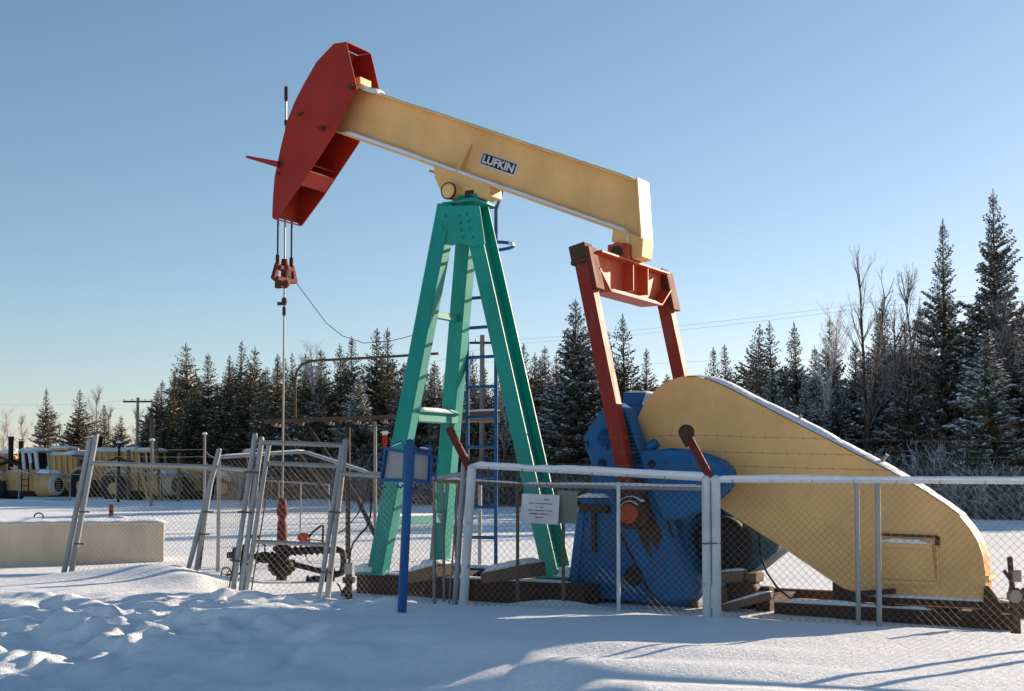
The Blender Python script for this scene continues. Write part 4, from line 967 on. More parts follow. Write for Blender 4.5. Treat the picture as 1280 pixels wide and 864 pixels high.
# open gate frame / rear fence seen through the gate
rf = empty('chain_link_fence', (0, 0, 0), 0, 'rear chain link fence with peaked pipe rail behind the wellhead', 'fence')
A0, A1, A2 = W(274, 572, 23.5), W(380, 565, 24.5), W(460, 591, 24.0)
mb = MB(); mb.path([A0, A1], 0.028, 10); mb.path([A1, A2], 0.028, 10); mb.path([A2, W(600, 604, 23.0)], 0.03, 8); mb.build('top_rail', M['galv'], rf)
mb = MB(); mb.snowcap(A1 + Vector((0, 0, 0.025)), A2 + Vector((0, 0, 0.025)), 0.06, 0.03, (0, 1, 0), seed=91); mb.snowcap(A0 + Vector((0, 0, 0.025)), A1 + Vector((0, 0, 0.025)), 0.06, 0.03, (0, 1, 0), seed=92); mb.build('snow', M['snow_cap'], rf)
for p in (A0, W(600, 604, 23.0)):
    mb = MB(); mb.tube(at_z(p, -0.1), p + Vector((0, 0, 0.05)), 0.035, n=8); mb.build('post', M['galv'], rf)
mb = MB(); 
for P0, P1 in ((A0, A1), (A1, A2), (A2, W(600, 604, 23.0))): chain_link(mb, at_z(P0, 0.0), at_z(P1, 0.0), P0, P1, seed=7)
mb.build('chain_link', M['wire_dark'], rf)
fr_ = empty('chain_link_fence', (0, 0, 0), 0, 'low pale railed mesh fence far behind the gate with a row of thin posts', 'fence')
mb = MB(); E0, E1 = W(322, 600, 40), W(412, 606, 40); mb.tube(E0, E1, 0.03, n=6); mb.build('top_rail', M['galv'], fr_)
for t in (0.0, 0.3, 0.6, 0.99): p = lerp(E0, E1, t); mb = MB(); mb.tube(at_z(p, -0.1), p, 0.03, n=6); mb.build('post', M['galv'], fr_)
mb = MB(); chain_link(mb, at_z(E0, 0.55), at_z(E1, 0.55), E0, E1, r=0.003, seed=8); mb.build('chain_link', M['wire_dark'], fr_)

# ------------------------------------------------------------------ blue sign post
sp = W(503, 767, 14.6); sp.z = gz(sp.x, sp.y)
bs = empty('sign_post', sp, 0, 'blue pipe post carrying two blank grey panels in blue frames with scrollwork', 'sign post')
def sq(px, py, d=14.6): return W(px, py, d) - sp
mb = MB(); mb.tube(sq(502, 772), sq(512.5, 553), 0.052, n=16); mb.lathe(sq(512.5, 553), (0, 0, 1), [(0, 0.052), (0.025, 0.045), (0.04, 0.0)], 16); mb.build('post', M['blue_rail'], bs)
def panel(c, dl):
    P = [sq(x, y, 14.6 + d) for (x, y), d in zip(c, dl)]; n = (P[1] - P[0]).cross(P[3] - P[0]).normalized()
    if n.y > 0: n = -n
    mb = MB(); mb.prism([p - n * 0.02 for p in P], -n * 0.012); pn = mb.build('panel', M['sign_back'], bs)
    mb = MB()
    for i in range(4): mb.bar(P[i], P[(i + 1) % 4], 0.045, 0.035, n)
    mb.build('panel_frame', M['blue_rail'], bs, 0.004)
panel(((483, 561), (507.5, 565), (505.5, 601), (477, 600)), (0.28, 0.05, 0.05, 0.28)); panel(((516, 565), (538.5, 568), (537, 603), (514.5, 600)), (0.05, 0.22, 0.22, 0.05))
mb = MB()
def scroll(mb, pts): mb.path([sq(x, y, 14.7) for (x, y) in pts], 0.012, 6)
for pts in (((487, 560), (494, 555), (502, 552), (506, 556), (506, 562)), ((521, 560), (527, 563), (533, 563), (538, 560), (536, 556), (532, 558)), ((542, 570), (546, 572), (547, 577), (544, 581), (542, 579)), ((543, 590), (545, 596), (544, 602), (541, 600)), ((476, 602), (475, 608), (479, 610), (483, 608)), ((496, 607), (501, 610), (504, 606)), ((516, 612), (522, 609), (528, 606)), ((531, 604), (535, 607), (536, 612), (532, 616), (529, 612)), ((477, 566), (472, 574), (473, 582), (476, 585)), ((538, 568), (538, 555))): scroll(mb, pts)
mb.build('scrollwork', M['blue_rail'], bs)
mb = MB(); mb.snowcap(sq(488, 559.5, 14.7), sq(503, 553, 14.7), 0.03, 0.02, (0, 1, 0), seed=95); mb.snowcap(sq(524, 560, 14.7), sq(537, 562, 14.7), 0.03, 0.02, (0, 1, 0), seed=96); mb.build('snow', M['snow_cap'], bs)

# ------------------------------------------------------------------ signs hung on the fence
def fence_pt(px, py, back=0.0):
    r = ray(px, py); o = Vector((0, 0, CAM_Z)); k = (FA + FN * back - o).dot(FN) / r.dot(FN); return o + r * k
S = [fence_pt(x, y, 0.02) for (x, y) in ((652.5, 617), (699.5, 619), (697.5, 656), (650.5, 653))]
sc = (S[0] + S[2]) / 2
so = empty('warning_sign', sc, 0, 'white enamel notice with faded red and dark writing wired to the chain link', 'sign')
mb = MB(); mb.prism([p - sc for p in S], FN * 0.006); mb.build('sign_panel', M['sign_white'], so)
ux = (S[1] - S[0]); uy = (S[0] - S[3]); nn = -FN * 0.003
def stroke(mb, x0, x1, y, h):
    a = S[3] - sc + ux * x0 + uy * y + nn; b = S[3] - sc + ux * x1 + uy * y + nn; mb.prism([a, b, b + uy * h, a + uy * h], nn * 0.4)
rnd = random.Random(5)
def scribble(mb, x0, x1, y, h):
    x = x0
    while x < x1:
        w = rnd.uniform(0.016, 0.034); k = rnd.random()
        if k > 0.16:
            stroke(mb, x, x + 0.011, y, h * rnd.uniform(0.7, 1)); stroke(mb, x + 0.0085, x + w - 0.004, y + rnd.choice((0, h * 0.42, h * 0.75)), h * 0.32)
        x += w + 0.006
mb = MB(); scribble(mb, 0.60, 0.76, 0.80, 0.06); scribble(mb, 0.40, 0.50, 0.80, 0.05); mb.build('sign_writing', M['red_ink'], so)
mb = MB(); scribble(mb, 0.20, 0.84, 0.66, 0.045); scribble(mb, 0.40, 0.60, 0.54, 0.045); scribble(mb, 0.20, 0.82, 0.42, 0.045); scribble(mb, 0.22, 0.84, 0.30, 0.05); scribble(mb, 0.36, 0.60, 0.18, 0.045); mb.build('sign_writing', M['ink'], so)
S2 = [fence_pt(x, y, 0.10) for (x, y) in ((696, 613), (722, 614), (720.5, 655), (694, 654))]; c2 = (S2[0] + S2[2]) / 2
mb = MB(); mb.prism([p - c2 for p in S2], FN * 0.010); so2 = mb.build('sign_board', M['sign_green'], None, 0.002, c2); tag(so2, 'blank grey green board on the fence, overlapped by the white notice', 'sign board')

# ------------------------------------------------------------------ rusty upright at the right edge
rp = W(1268, 795, 14.3); rp.z = 0.05
ru = empty('brake_stand', rp, 0, 'dark rusty upright bar with bracket and lever at the right end of the jack', 'lever')
def rq(px, py, d=14.3): return W(px, py, d) - rp
mb = MB(); mb.bar(rq(1271, 800), rq(1262, 696), 0.05, 0.05); mb.bar(rq(1270, 800), rq(1267, 735), 0.09, 0.09); mb.build('upright', M['rust'], ru, 0.006)
mb = MB(); mb.bar(rq(1263, 725), rq(1255, 713), 0.03, 0.035); mb.bar(rq(1268, 745), rq(1285, 765), 0.05, 0.06); mb.bar(rq(1270, 748), rq(1290, 735), 0.05, 0.1); mb.build('lever', M['rust'], ru, 0.004)
mb = MB(); mb.box(rq(1270, 720), (0.10, 0.08, 0.13)); mb.lathe(rq(1270, 746, 14.2), (0, 1, 0), [(0, 0.07), (0.1, 0.07)], 12); mb.build('bracket', M['grey_timber'], ru, 0.01)

# ------------------------------------------------------------------ concrete wall behind the leaning panel
cw0, cw1 = W(-60, 711, 23.9), W(205.5, 694, 26.0); ct0, ct1 = W(-60, 655, 23.9), W(205.5, 653.5, 26.0); dv = Vector((-0.28, 0.7, 0)) * 1.6
mb = MB()
b0, b1 = at_z(cw0, -0.3), at_z(cw1, -0.3); mb.hexa([b0, b1, b1 + dv, b0 + dv, at_z(b0, ct0.z), at_z(b1, ct1.z), at_z(b1 + dv, ct1.z), at_z(b0 + dv, ct0.z)])
cc_ = mb.build('concrete_wall', M['concrete'], None, 0.02); tag(cc_, 'low plain beige concrete wall topped with snow behind the leaning fence panel', 'wall')
mb = MB(); mb.snowcap((at_z(b0, ct0.z) + at_z(b0 + dv, ct0.z)) / 2, (at_z(b1, ct1.z) + at_z(b1 + dv, ct1.z)) / 2, dv.length, 0.09, dv, seed=101); mb.build('snow', M['snow_cap'], cc_)
mb = MB(); le = lerp(ct0, ct1, 0.39) + dv * 0.3; mb.path([le + Vector((0.09 * math.cos(R(a)), 0, 0.12 + 0.07 * math.sin(R(a)))) for a in range(-30, 200, 20)], 0.014, 6); mb.build('lifting_eye', M['rust'], cc_)
mp = W(139, 650, 52); mp.z = gz(mp.x, mp.y)
mb = MB(); mb.lathe((0, 0, -0.1), (0, 0, 1), [(0, 0.09), (0.6, 0.09), (0.61, 0.11), (0.72, 0.11), (0.74, 0.08)], 12); mk = mb.build('marker_stub', M['rust_red'], None, 0, mp); tag(mk, 'short dark red pipe stub standing in the open snow beyond the concrete wall', 'marker')
mb = MB(); mound(mb, (0.3, -0.1, -0.05), 0.5, 0.4, 0.25, seed=9); mb.build('snow', M['snow_cap'], mk)

# ------------------------------------------------------------------ overhead pipe rack behind the tripod
D = 26.5
pr = empty('pipe_rack', W(467, 690, D), 0, 'brown overhead timber pipe rack on thin posts with diagonal stays behind the tripod', 'pipe rack'); p0_ = pr.location.copy()
def pq(px, py, d=D): return W(px, py, d) - p0_
mb = MB()
for (dz, yy) in ((0.0, -0.25), (0.0, 0.25)): mb.bar(pq(330, 527, D + yy), pq(628, 516, D + yy), 0.08, 0.08, (0, 1, 0))
for k in range(9): c = lerp(pq(345, 526), pq(615, 517), k / 8); mb.box(c + Vector((0, 0, -0.09)), (0.09, 0.7, 0.06))
pb_ = mb.build('beam', M['timber_mid'], pr)
mb = MB(); mb.box(pq(600, 521), (0.8, 0.4, 0.22)); mb.build('crate_end', M['timber'], pr, 0.01)
mb = MB(); mb.snowcap(pq(560, 517), pq(625, 514), 0.5, 0.05, (0, 1, 0), seed=111); mb.build('snow', M['snow_cap'], pr)
for (px, top, r, m) in ((469, 527, 0.035, 'grey_timber'), (435, 528, 0.05, 'black'), (570, 430, 0.03, 'black')):
    mb = MB(); mb.tube(at_z(pq(px, 690), -0.3 - p0_.z), pq(px, top), r, n=8); mb.build('post', M[m], pr)
mb = MB(); mb.bar(pq(382, 530), pq(446, 622), 0.06, 0.08); mb.bar(pq(446, 622), pq(486, 703, 25.0), 0.07, 0.09); mb.bar(pq(352, 538), pq(384, 582), 0.05, 0.06); mb.bar(pq(384, 582), pq(425, 640), 0.05, 0.06); mb.build('stay', M['black'], pr)
mb = MB(); mb.path([pq(369, 523), pq(369, 475), pq(371, 464), pq(377, 456), pq(386, 452), pq(400, 450.5), pq(470, 447), pq(548, 442)], 0.028, 10); mb.build('bent_pipe', M['timber_mid'], pr)
# small lamp of a switch by the near leg
mp2 = W(481, 545, 25.5)
mb = MB(); mb.tube(Vector((0, 0, -mp2.z - 0.1)), (0, 0, -0.15), 0.03, n=6); mb.box((0, 0, -0.05), (0.09, 0.09, 0.22)); mk2 = mb.build('valve_post', M['red'], None, 0.01, mp2); tag(mk2, 'small red and white capped post top just left of the near green leg', 'marker')
mb = MB(); mb.box((0, 0, 0.04), (0.095, 0.095, 0.05)); mb.build('white_band', M['white'], mk2); mb = MB(); mb.snowcap((-0.09, 0, 0.065), (0.09, 0, 0.065), 0.14, 0.05, seed=3); mb.build('snow', M['snow_cap'], mk2)
# loose timbers with snow behind the fence
for i, (x0, y0, x1, y1, d, w, h, lab) in enumerate(((515, 722, 556, 713, 17.0, 0.35, 0.13, 'snow covered timber baulk lying between the two front green legs'), (612, 722, 672, 712, 17.2, 0.45, 0.14, 'snow covered timber baulk lying against the rear green leg'))):
    a, b = W(x0, y0, d), W(x1, y1, d - 0.4); c = (a + b) / 2
    mb = MB(); mb.bar(a - c, b - c, w, h, (0.5, 0.86, 0), w, h * 1.3); tb_ = mb.build('timber_baulk', M['timber'], None, 0.015, c); tag(tb_, lab, 'timber')
    mb = MB(); mb.snowcap(a - c + Vector((0, 0, h / 2)), b - c + Vector((0, 0, h * 0.65)), w * 0.96, 0.10, (0.5, 0.86, 0), seed=121 + i); mb.build('snow', M['snow_cap'], tb_)

# ------------------------------------------------------------------ power poles and lines
def pole(px, pt, d, pb, arm, lab, wdt=0.16, arm_off=0.6):
    t = W(px, pt, d); g = gz(t.x, t.y); o = empty('power_pole', (t.x, t.y, g), 0, lab, 'power pole')
    H = t.z - g
    mb = MB(); mb.tube((0, 0, -0.5), (0, 0, H), wdt, wdt * 0.7, 10); mb.build('pole', M['grey_timber'], o)
    if arm:
        mb = MB(); mb.bar((-arm, 0, H - arm_off), (arm, 0, H - arm_off), 0.12, 0.14, (0, 1, 0)); mb.build('crossarm', M['timber_dark'], o)
        for x in (-arm * 0.9, -arm * 0.4, arm * 0.5, arm * 0.9):
            mb = MB(); mb.lathe((x, 0, H - arm_off + 0.07), (0, 0, 1), [(0, 0.03), (0.1, 0.06), (0.18, 0.03)], 8); mb.build('insulator', M['white'], o)
    return Vector((t.x, t.y, t.z))
pA = pole(172.5, 497, 108, 620, 1.25, 'grey wooden power pole with crossarm standing before the left spruces', 0.17, 0.35)
pB = pole(603, 419, 82, 630, 1.1, 'grey wooden power pole with crossarm seen through the tripod and ladder', 0.22, 0.5)
def wire(mb, a, b, sag, r=0.007, n=16): mb.path([lerp(a, b, k / n) - Vector((0, 0, 4 * sag * (k / n) * (1 - k / n))) for k in range(n + 1)], r, 4, False)
for nm, pts_, lab in (('near', ((603, 427, 82), (1105, 376, 66), (1500, 335, 58)), 'topmost pale power line crossing the sky right of the tripod'), ('mid', ((603, 432, 82), (1105, 382, 66), (1500, 342, 58)), 'second of the faint power lines crossing the sky right of the tripod'), ('low', ((603, 452, 84), (900, 450, 80), (1110, 440, 78)), 'lowest faint power line level with the tops of the spruces')):
    mb = MB(); P = [W(*p) for p in pts_]
    for a, b in zip(P[:-1], P[1:]): wire(mb, a, b, 0.25)
    tag(mb.build('power_line', M['grey_timber'], None), lab, 'wire')
mb = MB(); wire(mb, W(172.5, 499, 108), W(-80, 500, 125), 0.5); wire(mb, W(172.5, 499, 108), W(603, 435, 82), 1.2); tag(mb.build('power_line', M['wire_dark'], None), 'dark power line strung from the far left pole towards the tripod', 'wire')

# ------------------------------------------------------------------ yard fence and other posts in the distance
YD = 88.0
yf = empty('yard_fence', (0, 0, 0), 0, 'long pale chain link yard fence with thin posts in front of the parked machines', 'fence')
y0, y1 = W(-40, 591, YD), W(345, 597, YD)
mb = MB(); mb.tube(y0, y1, 0.045, n=6); mb.build('top_rail', M['galv'], yf)
for px in (-30, 24, 88, 145, 201, 258, 300, 340):
    p = W(px, 592, YD); mb = MB(); mb.tube(at_z(p, -0.2), at_z(p, p.z), 0.05, n=6); mb.build('post', M['galv'], yf)
mb = MB(); chain_link(mb, at_z(y0, 0.15), at_z(y1, 0.15), y0, y1, pitch=0.22, r=0.0035); mb.build('chain_link', M['wire_dark'], yf)
def dpost(px, pt, d, r, lab, mat='grey_timber', cap=False, lean=0):
    t = W(px, pt, d); g = gz(t.x, t.y)
    mb = MB(); mb.tube((0, 0, -0.3), (lean, 0, t.z - g), r, r * 0.9, 8); o = mb.build('post', M[mat], None, 0, (t.x, t.y, g)); tag(o, lab, 'post')
    if cap: mb = MB(); mound(mb, (lean, 0, t.z - g), r * 1.8, r * 1.8, r * 1.6, seed=3); mb.build('snow', M['snow_cap'], o)
dpost(256, 543, 48, 0.05, 'tall pale timber post behind the left leaning panel', cap=True)
dpost(190, 551, 74, 0.09, 'grey post with a snow cap left of the broken stump', cap=True)
dpost(149, 554, 84, 0.10, 'dark post with a round snow cap among the parked machines', 'black', cap=True)
dpost(195, 523, 96, 0.24, 'thick broken brown tree stump at the foot of the left spruces', 'timber', lean=-0.3)
dpost(203, 548, 94, 0.16, 'thin leaning broken brown stump beside the thick one', 'timber', lean=-0.5)
dpost(161, 562, 90, 0.14, 'short brown post among the parked machines', 'timber')
dpost(224, 566, 86, 0.14, 'short brown post behind the earthmover bowls', 'timber')
mb = MB()
for (a, b) in ((W(60, 557, 80), W(256, 562, 48)), (W(60, 566, 80), W(256, 571, 48)), (W(256, 562, 48), W(276, 572, 23.5))): barbed(mb, a, b, 0.1, 3, r=0.012, step=3)
tag(mb.build('fence_wire', M['grey_timber'], None), 'pair of thin pale wires strung between the far posts', 'wire')

# ------------------------------------------------------------------ parked earthmovers
def earthmover(name, loc, rz, lab, sc=1.0, stacks=1, bowl=True, cab=True, pale=False):
    o = empty(name, loc, rz, lab, 'earthmover', 'yellow earthmovers parked behind the yard fence'); sc *= 1.12; o.scale = (sc, sc, sc)
    P = lambda *a: Vector(a)
    mb = MB(); mb.prism([P(-2.6, -1.1, 0.8), P(1.6, -1.1, 0.7), P(1.9, -1.1, 1.1), P(1.9, -1.1, 1.9), P(0.6, -1.1, 2.15), P(-0.8, -1.1, 2.2), P(-2.6, -1.1, 1.6)], (0, 2.2, 0)); mb.build('chassis', M['machine'], o, 0.05)
    mb = MB(); mb.lathe((1.1, -0.75, 1.15), (1, -0.12, 0), [(0, 0.8), (0.5, 0.82), (0.95, 0.74), (1.2, 0.66), (1.32, 0.66), (1.34, 0.5)], 20); mb.build('hood', M['machine'], o)
    mb = MB(); mb.lathe((2.05, -0.87, 1.15), (1, -0.12, 0), [(0, 0.70), (0.12, 0.72), (0.3, 0.70), (0.42, 0.58)], 20); mb.build('nose_ring', M['machine_pale'], o)  # paler colour stands in for sun on the nose
    mb = MB(); mb.snowcap((1.1, -0.75, 1.90), (2.3, -0.85, 1.84), 1.2, 0.30, (0, 1, 0), seed=1)
    if cab:
        for (x, y) in ((-0.2, -1.0), (0.85, -1.0), (-0.2, 0.6), (0.85, 0.6), (0.32, -1.0)):
            m2 = MB(); m2.bar((x + 0.15, y, 2.15), (x, y * 0.95, 3.3), 0.12, 0.12, (0, 1, 0)); m2.build('cab_pillar', M['machine_pale'] if pale else M['machine'], o)
        m2 = MB(); m2.box((0.3, -0.2, 3.36), (1.5, 1.9, 0.14)); m2.build('cab_roof', M['machine'], o, 0.04)
        m2 = MB(); m2.prism([P(-0.1, -0.85, 2.2), P(0.9, -0.85, 2.2), P(0.76, -0.85, 3.28), P(-0.24, -0.85, 3.28)], (0, 1.3, 0)); m2.build('cab_glass', M['glass'], o)
        mb.snowcap((-0.5, -0.2, 3.43), (1.1, -0.2, 3.43), 1.8, 0.28, (0, 1, 0), seed=2)
    for x in ((-2.1,) if bowl else (-1.6,)):
        for y in (-1.45, 1.1):
            m2 = MB(); m2.lathe((x, y - 0.3, 0.92), (0, 1, 0), [(0, 0.55), (0.0, 0.82), (0.1, 0.98), (0.5, 0.98), (0.6, 0.82)], 20); wl_ = m2.build('wheel', M['rubber'], o)
            m2 = MB(); m2.lathe((x, y - 0.33, 0.92), (0, 1, 0), [(0, 0.28), (0.06, 0.52), (0.1, 0.52)], 16); m2.build('rim', M['machine'], wl_)
        fp = [P(x + 1.12 * math.cos(R(a)), -1.85, 0.95 + 1.15 * math.sin(R(a))) for a in range(25, 156, 13)]
        m2 = MB(); m2.strip(fp, (0, 0.75, 0), 0.05); m2.build('fender', M['machine'], o)
        for i in range(2, len(fp) - 3): mb.snowcap(fp[i] + P(0, 0.37, 0.06), fp[i + 1] + P(0, 0.37, 0.06), 0.7, 0.13, (0, 1, 0), seg=3, seed=i, lump=0.2)
    for k in range(stacks):
        m2 = MB(); m2.tube((-1.5 + 0.75 * k, -0.2, 2.1), (-1.5 + 0.75 * k, -0.2, 4.3 - 0.2 * k), 0.17, n=10); m2.tube((-1.5 + 0.75 * k, -0.2, 4.15), (-1.5 + 0.75 * k, -0.2, 4.4 - 0.2 * k), 0.2, n=10); m2.build('exhaust_stack', M['black'], o)
    if bowl:
        m2 = MB(); m2.prism([P(-5.8, -1.2, 1.3), P(-2.7, -1.2, 1.1), P(-2.7, -1.2, 2.9), P(-3.2, -1.2, 3.1), P(-5.8, -1.2, 3.1)], (0, 2.4, 0)); m2.build('bowl', M['machine'], o, 0.05)
        m2 = MB()
        for k in range(7): m2.bar((-5.5 + 0.42 * k, -1.27, 1.5), (-5.62 + 0.42 * k, -1.27, 3.05), 0.12, 0.13, (0, 1, 0))
        m2.build('bowl_rib', M['machine'], o)
        mb.snowcap((-5.7, -0.1, 3.1), (-2.9, -0.1, 3.1), 2.2, 0.34, (0, 1, 0), seed=4)
        m2 = MB(); m2.tube((-4.3, 1.75, 0.95), (-4.3, 1.0, 0.95), 0.9, n=18); m2.build('rear_wheel', M['rubber'], o)
    if pale:
        m2 = MB()
        for a, b in ((P(0.1, -1.16, 2.12), P(-0.05, -1.16, 3.36)), (P(1.05, -1.16, 2.12), P(0.85, -1.16, 3.36)), (P(-0.05, -1.16, 3.36), P(0.85, -1.16, 3.36)), (P(0.55, -1.16, 2.6), P(0.42, -1.16, 3.36))): m2.bar(a, b, 0.1, 0.2, (0, 1, 0))
        m2.build('window_frame', M['white'], o)  # white paints in the sunlight on the cab window frame
    m2 = MB(); m2.prism([P(-2.4, -1.0, 0.35), P(2.2, -1.0, 0.35), P(2.2, -1.0, 0.78), P(-2.4, -1.0, 0.85)], (0, 1.9, 0)); m2.build('undercarriage', M['black'], o, 0.03)
    m2 = MB(); nz_ = P(2.47, -0.92, 1.15); m2.lathe(nz_, (1, -0.12, 0), [(0, 0.46), (0.03, 0.44)], 16)
    gr_o = m2.build('grille', M['black'], o)
    m2 = MB()
    for k in range(5): m2.bar(nz_ + P(0.03, -0.40, -0.3 + 0.15 * k), nz_ + P(0.03, 0.40, -0.3 + 0.15 * k), 0.03, 0.05, (1, 0, 0))
    m2.build('grille_bar', M['machine'], gr_o)
    m2 = MB()
    for y in (-1.35, -0.45): m2.lathe((2.0, y, 1.98), (1, -0.12, 0), [(0, 0.06), (0.05, 0.12), (0.12, 0.12)], 10)
    m2.build('headlight', M['machine_pale'], o)
    m2 = MB(); m2.bar((0.0, -1.3, 0.55), (0.0, -1.3, 2.2), 0.05, 0.07); m2.bar((0.5, -1.3, 0.55), (0.5, -1.3, 2.2), 0.05, 0.07)
    for k in range(4): m2.bar((0.0, -1.3, 0.7 + 0.4 * k), (0.5, -1.3, 0.7 + 0.4 * k), 0.05, 0.05)
    m2.build('step_ladder', M['rust'], o)
    m2 = MB(); m2.path([P(-2.8, -0.6, 2.6), P(-1.9, -0.7, 3.0), P(-0.7, -0.8, 2.5), P(0.1, -1.1, 2.2)], 0.08, 7); m2.path([P(-2.6, 0.3, 2.5), P(-1.6, 0.2, 2.8), P(-0.6, 0.1, 2.4)], 0.11, 7); m2.build('hydraulic_arm', M['rust'], o)
    m2 = MB(); m2.path([P(-0.9, -1.2, 2.3), P(-0.2, -1.3, 2.1), P(1.2, -1.3, 1.75)], 0.05, 6); m2.tube((1.7, -1.0, 1.9), (1.7, -1.0, 2.4), 0.09, n=8); m2.build('hand_rail', M['machine_pale'], o)
    mb.build('snow', M['snow_cap'], o)
    return o
def ev(px, d): p = W(px, 620, d); return (p.x, p.y, gz(p.x, p.y) - 0.15)
earthmover('earthmover', ev(40, 97), R(-10), 'leftmost yellow earthmover with two black exhaust stacks and a pale framed cab', 1.0, 2, True, True, True)
earthmover('earthmover', ev(232, 107), R(-3), 'yellow earthmover with a long ribbed snow covered bowl reaching left behind the middle machine', 1.15, 1, True, False)
earthmover('earthmover', ev(185, 97), R(-12), 'middle yellow earthmover with slanted cab pillars and a pale lit round nose', 1.0, 0, False, True)
earthmover('earthmover', ev(262, 101), R(-10), 'yellow earthmover without a cab, its pale nose right of the middle machine', 1.0, 0, False, False)
earthmover('earthmover', ev(318, 98), R(-10), 'rightmost yellow earthmover half hidden behind the gate posts', 1.0, 0, False, True)
earthmover('earthmover', ev(150, 113), R(-6), 'yellow earthmover with a pale cab standing behind the ribbed bowl', 1.1, 1, True, True, True)
earthmover('earthmover', ev(75, 116), R(-4), 'yellow earthmover farthest back between the exhaust stacks and the ribbed bowl', 1.15, 0, True, True)
# a boom with snow lying across the row
mb = MB(); a, b, c = W(118, 581, 93), W(262, 587, 93), W(288, 600, 93); o0 = Vector((a.x, a.y, gz(a.x, a.y)))
mb.path([a - o0, b - o0, c - o0], 0.16, 10); mb.tube(Vector((4.0, 0, -0.2)), lerp(a, b, 0.4) - o0 , 0.12, n=8); bo = mb.build('boom', M['machine'], None, 0, o0); tag(bo, 'long snow topped bent boom lying across the front of the parked machines', 'boom')
mb = MB(); mb.snowcap(a - o0 + Vector((0, 0, 0.1)), b - o0 + Vector((0, 0, 0.1)), 0.36, 0.22, (0, 1, 0), seed=5); mb.snowcap(b - o0 + Vector((0, 0, 0.1)), c - o0 + Vector((0, 0, 0.1)), 0.36, 0.2, (0, 1, 0), seed=6); mb.build('snow', M['snow_cap'], bo)

# ------------------------------------------------------------------ trees
def np_mesh(name, verts, faces_n, mats, mi=None):
    """verts (n,k,3) separate k-gons"""
    n, k, _ = verts.shape; me = bpy.data.meshes.new(name)
    me.vertices.add(n * k); me.vertices.foreach_set('co', verts.astype(np.float32).ravel())
    me.loops.add(n * k); me.loops.foreach_set('vertex_index', np.arange(n * k, dtype=np.int32))
    me.polygons.add(n); me.polygons.foreach_set('loop_start', np.arange(0, n * k, k, dtype=np.int32))
    for m in mats: me.materials.append(m)
    if mi is not None: me.polygons.foreach_set('material_index', np.asarray(mi, np.int32))
    me.update(calc_edges=True); return me
def spruce_meshes(seed, H=12.0, Rm=1.7, snow=0.25, brown=0.1, gap=0.12, skirt=0.6, tier=0.40):
    rs = np.random.RandomState(seed); V = []; mi = []
    def blade(p, d, L, w, m):
        d = d / (np.linalg.norm(d) + 1e-9); s = np.cross(d, rs.normal(size=3)); s = s / (np.linalg.norm(s) + 1e-9)
        V.append(np.stack([p - s * w * 0.45, p + d * L * 0.45 - s * w * 0.6, p + d * L, p + d * L * 0.5 + s * w * 0.6])); mi.append(m)
    z = skirt * rs.uniform(0.6, 1.2); side_bias = rs.rand() * 6.28
    while z < H * 0.97:
        t = z / H; env = Rm * (1 - t) ** 0.88 * rs.uniform(0.66, 1.14) * (0.95 + 0.5 * float(vnoise(z * 0.55, seed * 1.7))) + 0.07
        if t < 0.12: env *= 0.75 + 2 * t
        k_ = 0.35 + 0.65 * min(1, env / 1.2)                 # twig size shrinks towards the tip
        nb = max(4, int(rs.randint(9, 13) * (0.45 + 0.55 * min(1, env / 1.3)))); a0 = rs.rand() * 6.28
        for b in range(nb):
            if rs.rand() < gap: continue
            az = a0 + (b + rs.uniform(-0.3, 0.3)) * 2 * math.pi / nb; L = env * rs.uniform(0.68, 1.14) * (1 + 0.2 * math.cos(az - side_bias + 0.6 * z)); el = -0.50 + 0.95 * t + rs.uniform(-0.13, 0.13)
            h = np.array([math.cos(az), math.sin(az), 0.0]); sd = np.array([-h[1], h[0], 0.0]); p0 = np.array([0, 0, z + rs.uniform(-0.07, 0.07)])
            br = 1 if rs.rand() < brown else 0; sn = snow * rs.uniform(0.4, 1.6)
            n = max(3, int(L / 0.12))
            for i in range(n):
                s = (i + 0.6) / n; c = p0 + h * L * s + np.array([0, 0, L * (math.tan(el) * s + 0.30 * s * s)])
                wdt = 0.34 * L * (1 - s) ** 0.6 * (0.4 + s) + 0.05
                for side in (-1, 1):
                    d = h * 0.8 + sd * side * rs.uniform(0.4, 1.1) + np.array([0, 0, rs.uniform(-0.5, 0.08)])
                    blade(c, d, (wdt * rs.uniform(0.6, 1.2) + 0.09) * k_, rs.uniform(0.08, 0.15) * k_, br)
                if rs.rand() < 0.8: blade(c, h * 0.35 + sd * rs.uniform(-0.5, 0.5) + np.array([0, 0, -1.0]), rs.uniform(0.14, 0.32) * k_, 0.10 * k_, br)
                if s > 0.2:
                    for q in range(2):
                        if rs.rand() < sn: blade(c + np.array([0, 0, 0.05]) - h * 0.04, h * 0.8 + sd * rs.uniform(-1.0, 1.0) + np.array([0, 0, rs.uniform(-0.55, 0.1)]), rs.uniform(0.16, 0.38) * k_, rs.uniform(0.08, 0.16) * k_, 2)
        z += tier * rs.uniform(0.75, 1.2) * (1.0 - 0.55 * t)
    for k in range(16):      # leader
        f = k / 16; p = np.array([0, 0, H * (0.955 + 0.045 * f)]); a = rs.rand() * 6.28; blade(p, np.array([math.cos(a) * 0.7, math.sin(a) * 0.7, 0.6]), 0.26 * (1.1 - f), 0.045, 0)
    crown = np_mesh('crown', np.array(V), None, [M['needles'], M['needles_brown'], M['frost']], mi)
    mb = MB(); mb.tube((0, 0, -0.4), (0, 0, H * 0.55), 0.16 * H / 12, 0.08 * H / 12, 8); mb.tube((0, 0, H * 0.55), (0, 0, H), 0.08 * H / 12, 0.012, 6)
    tmp = mb.build('trunk', M['bark']); tr = tmp.data; bpy.data.objects.remove(tmp)
    return tr, crown, H
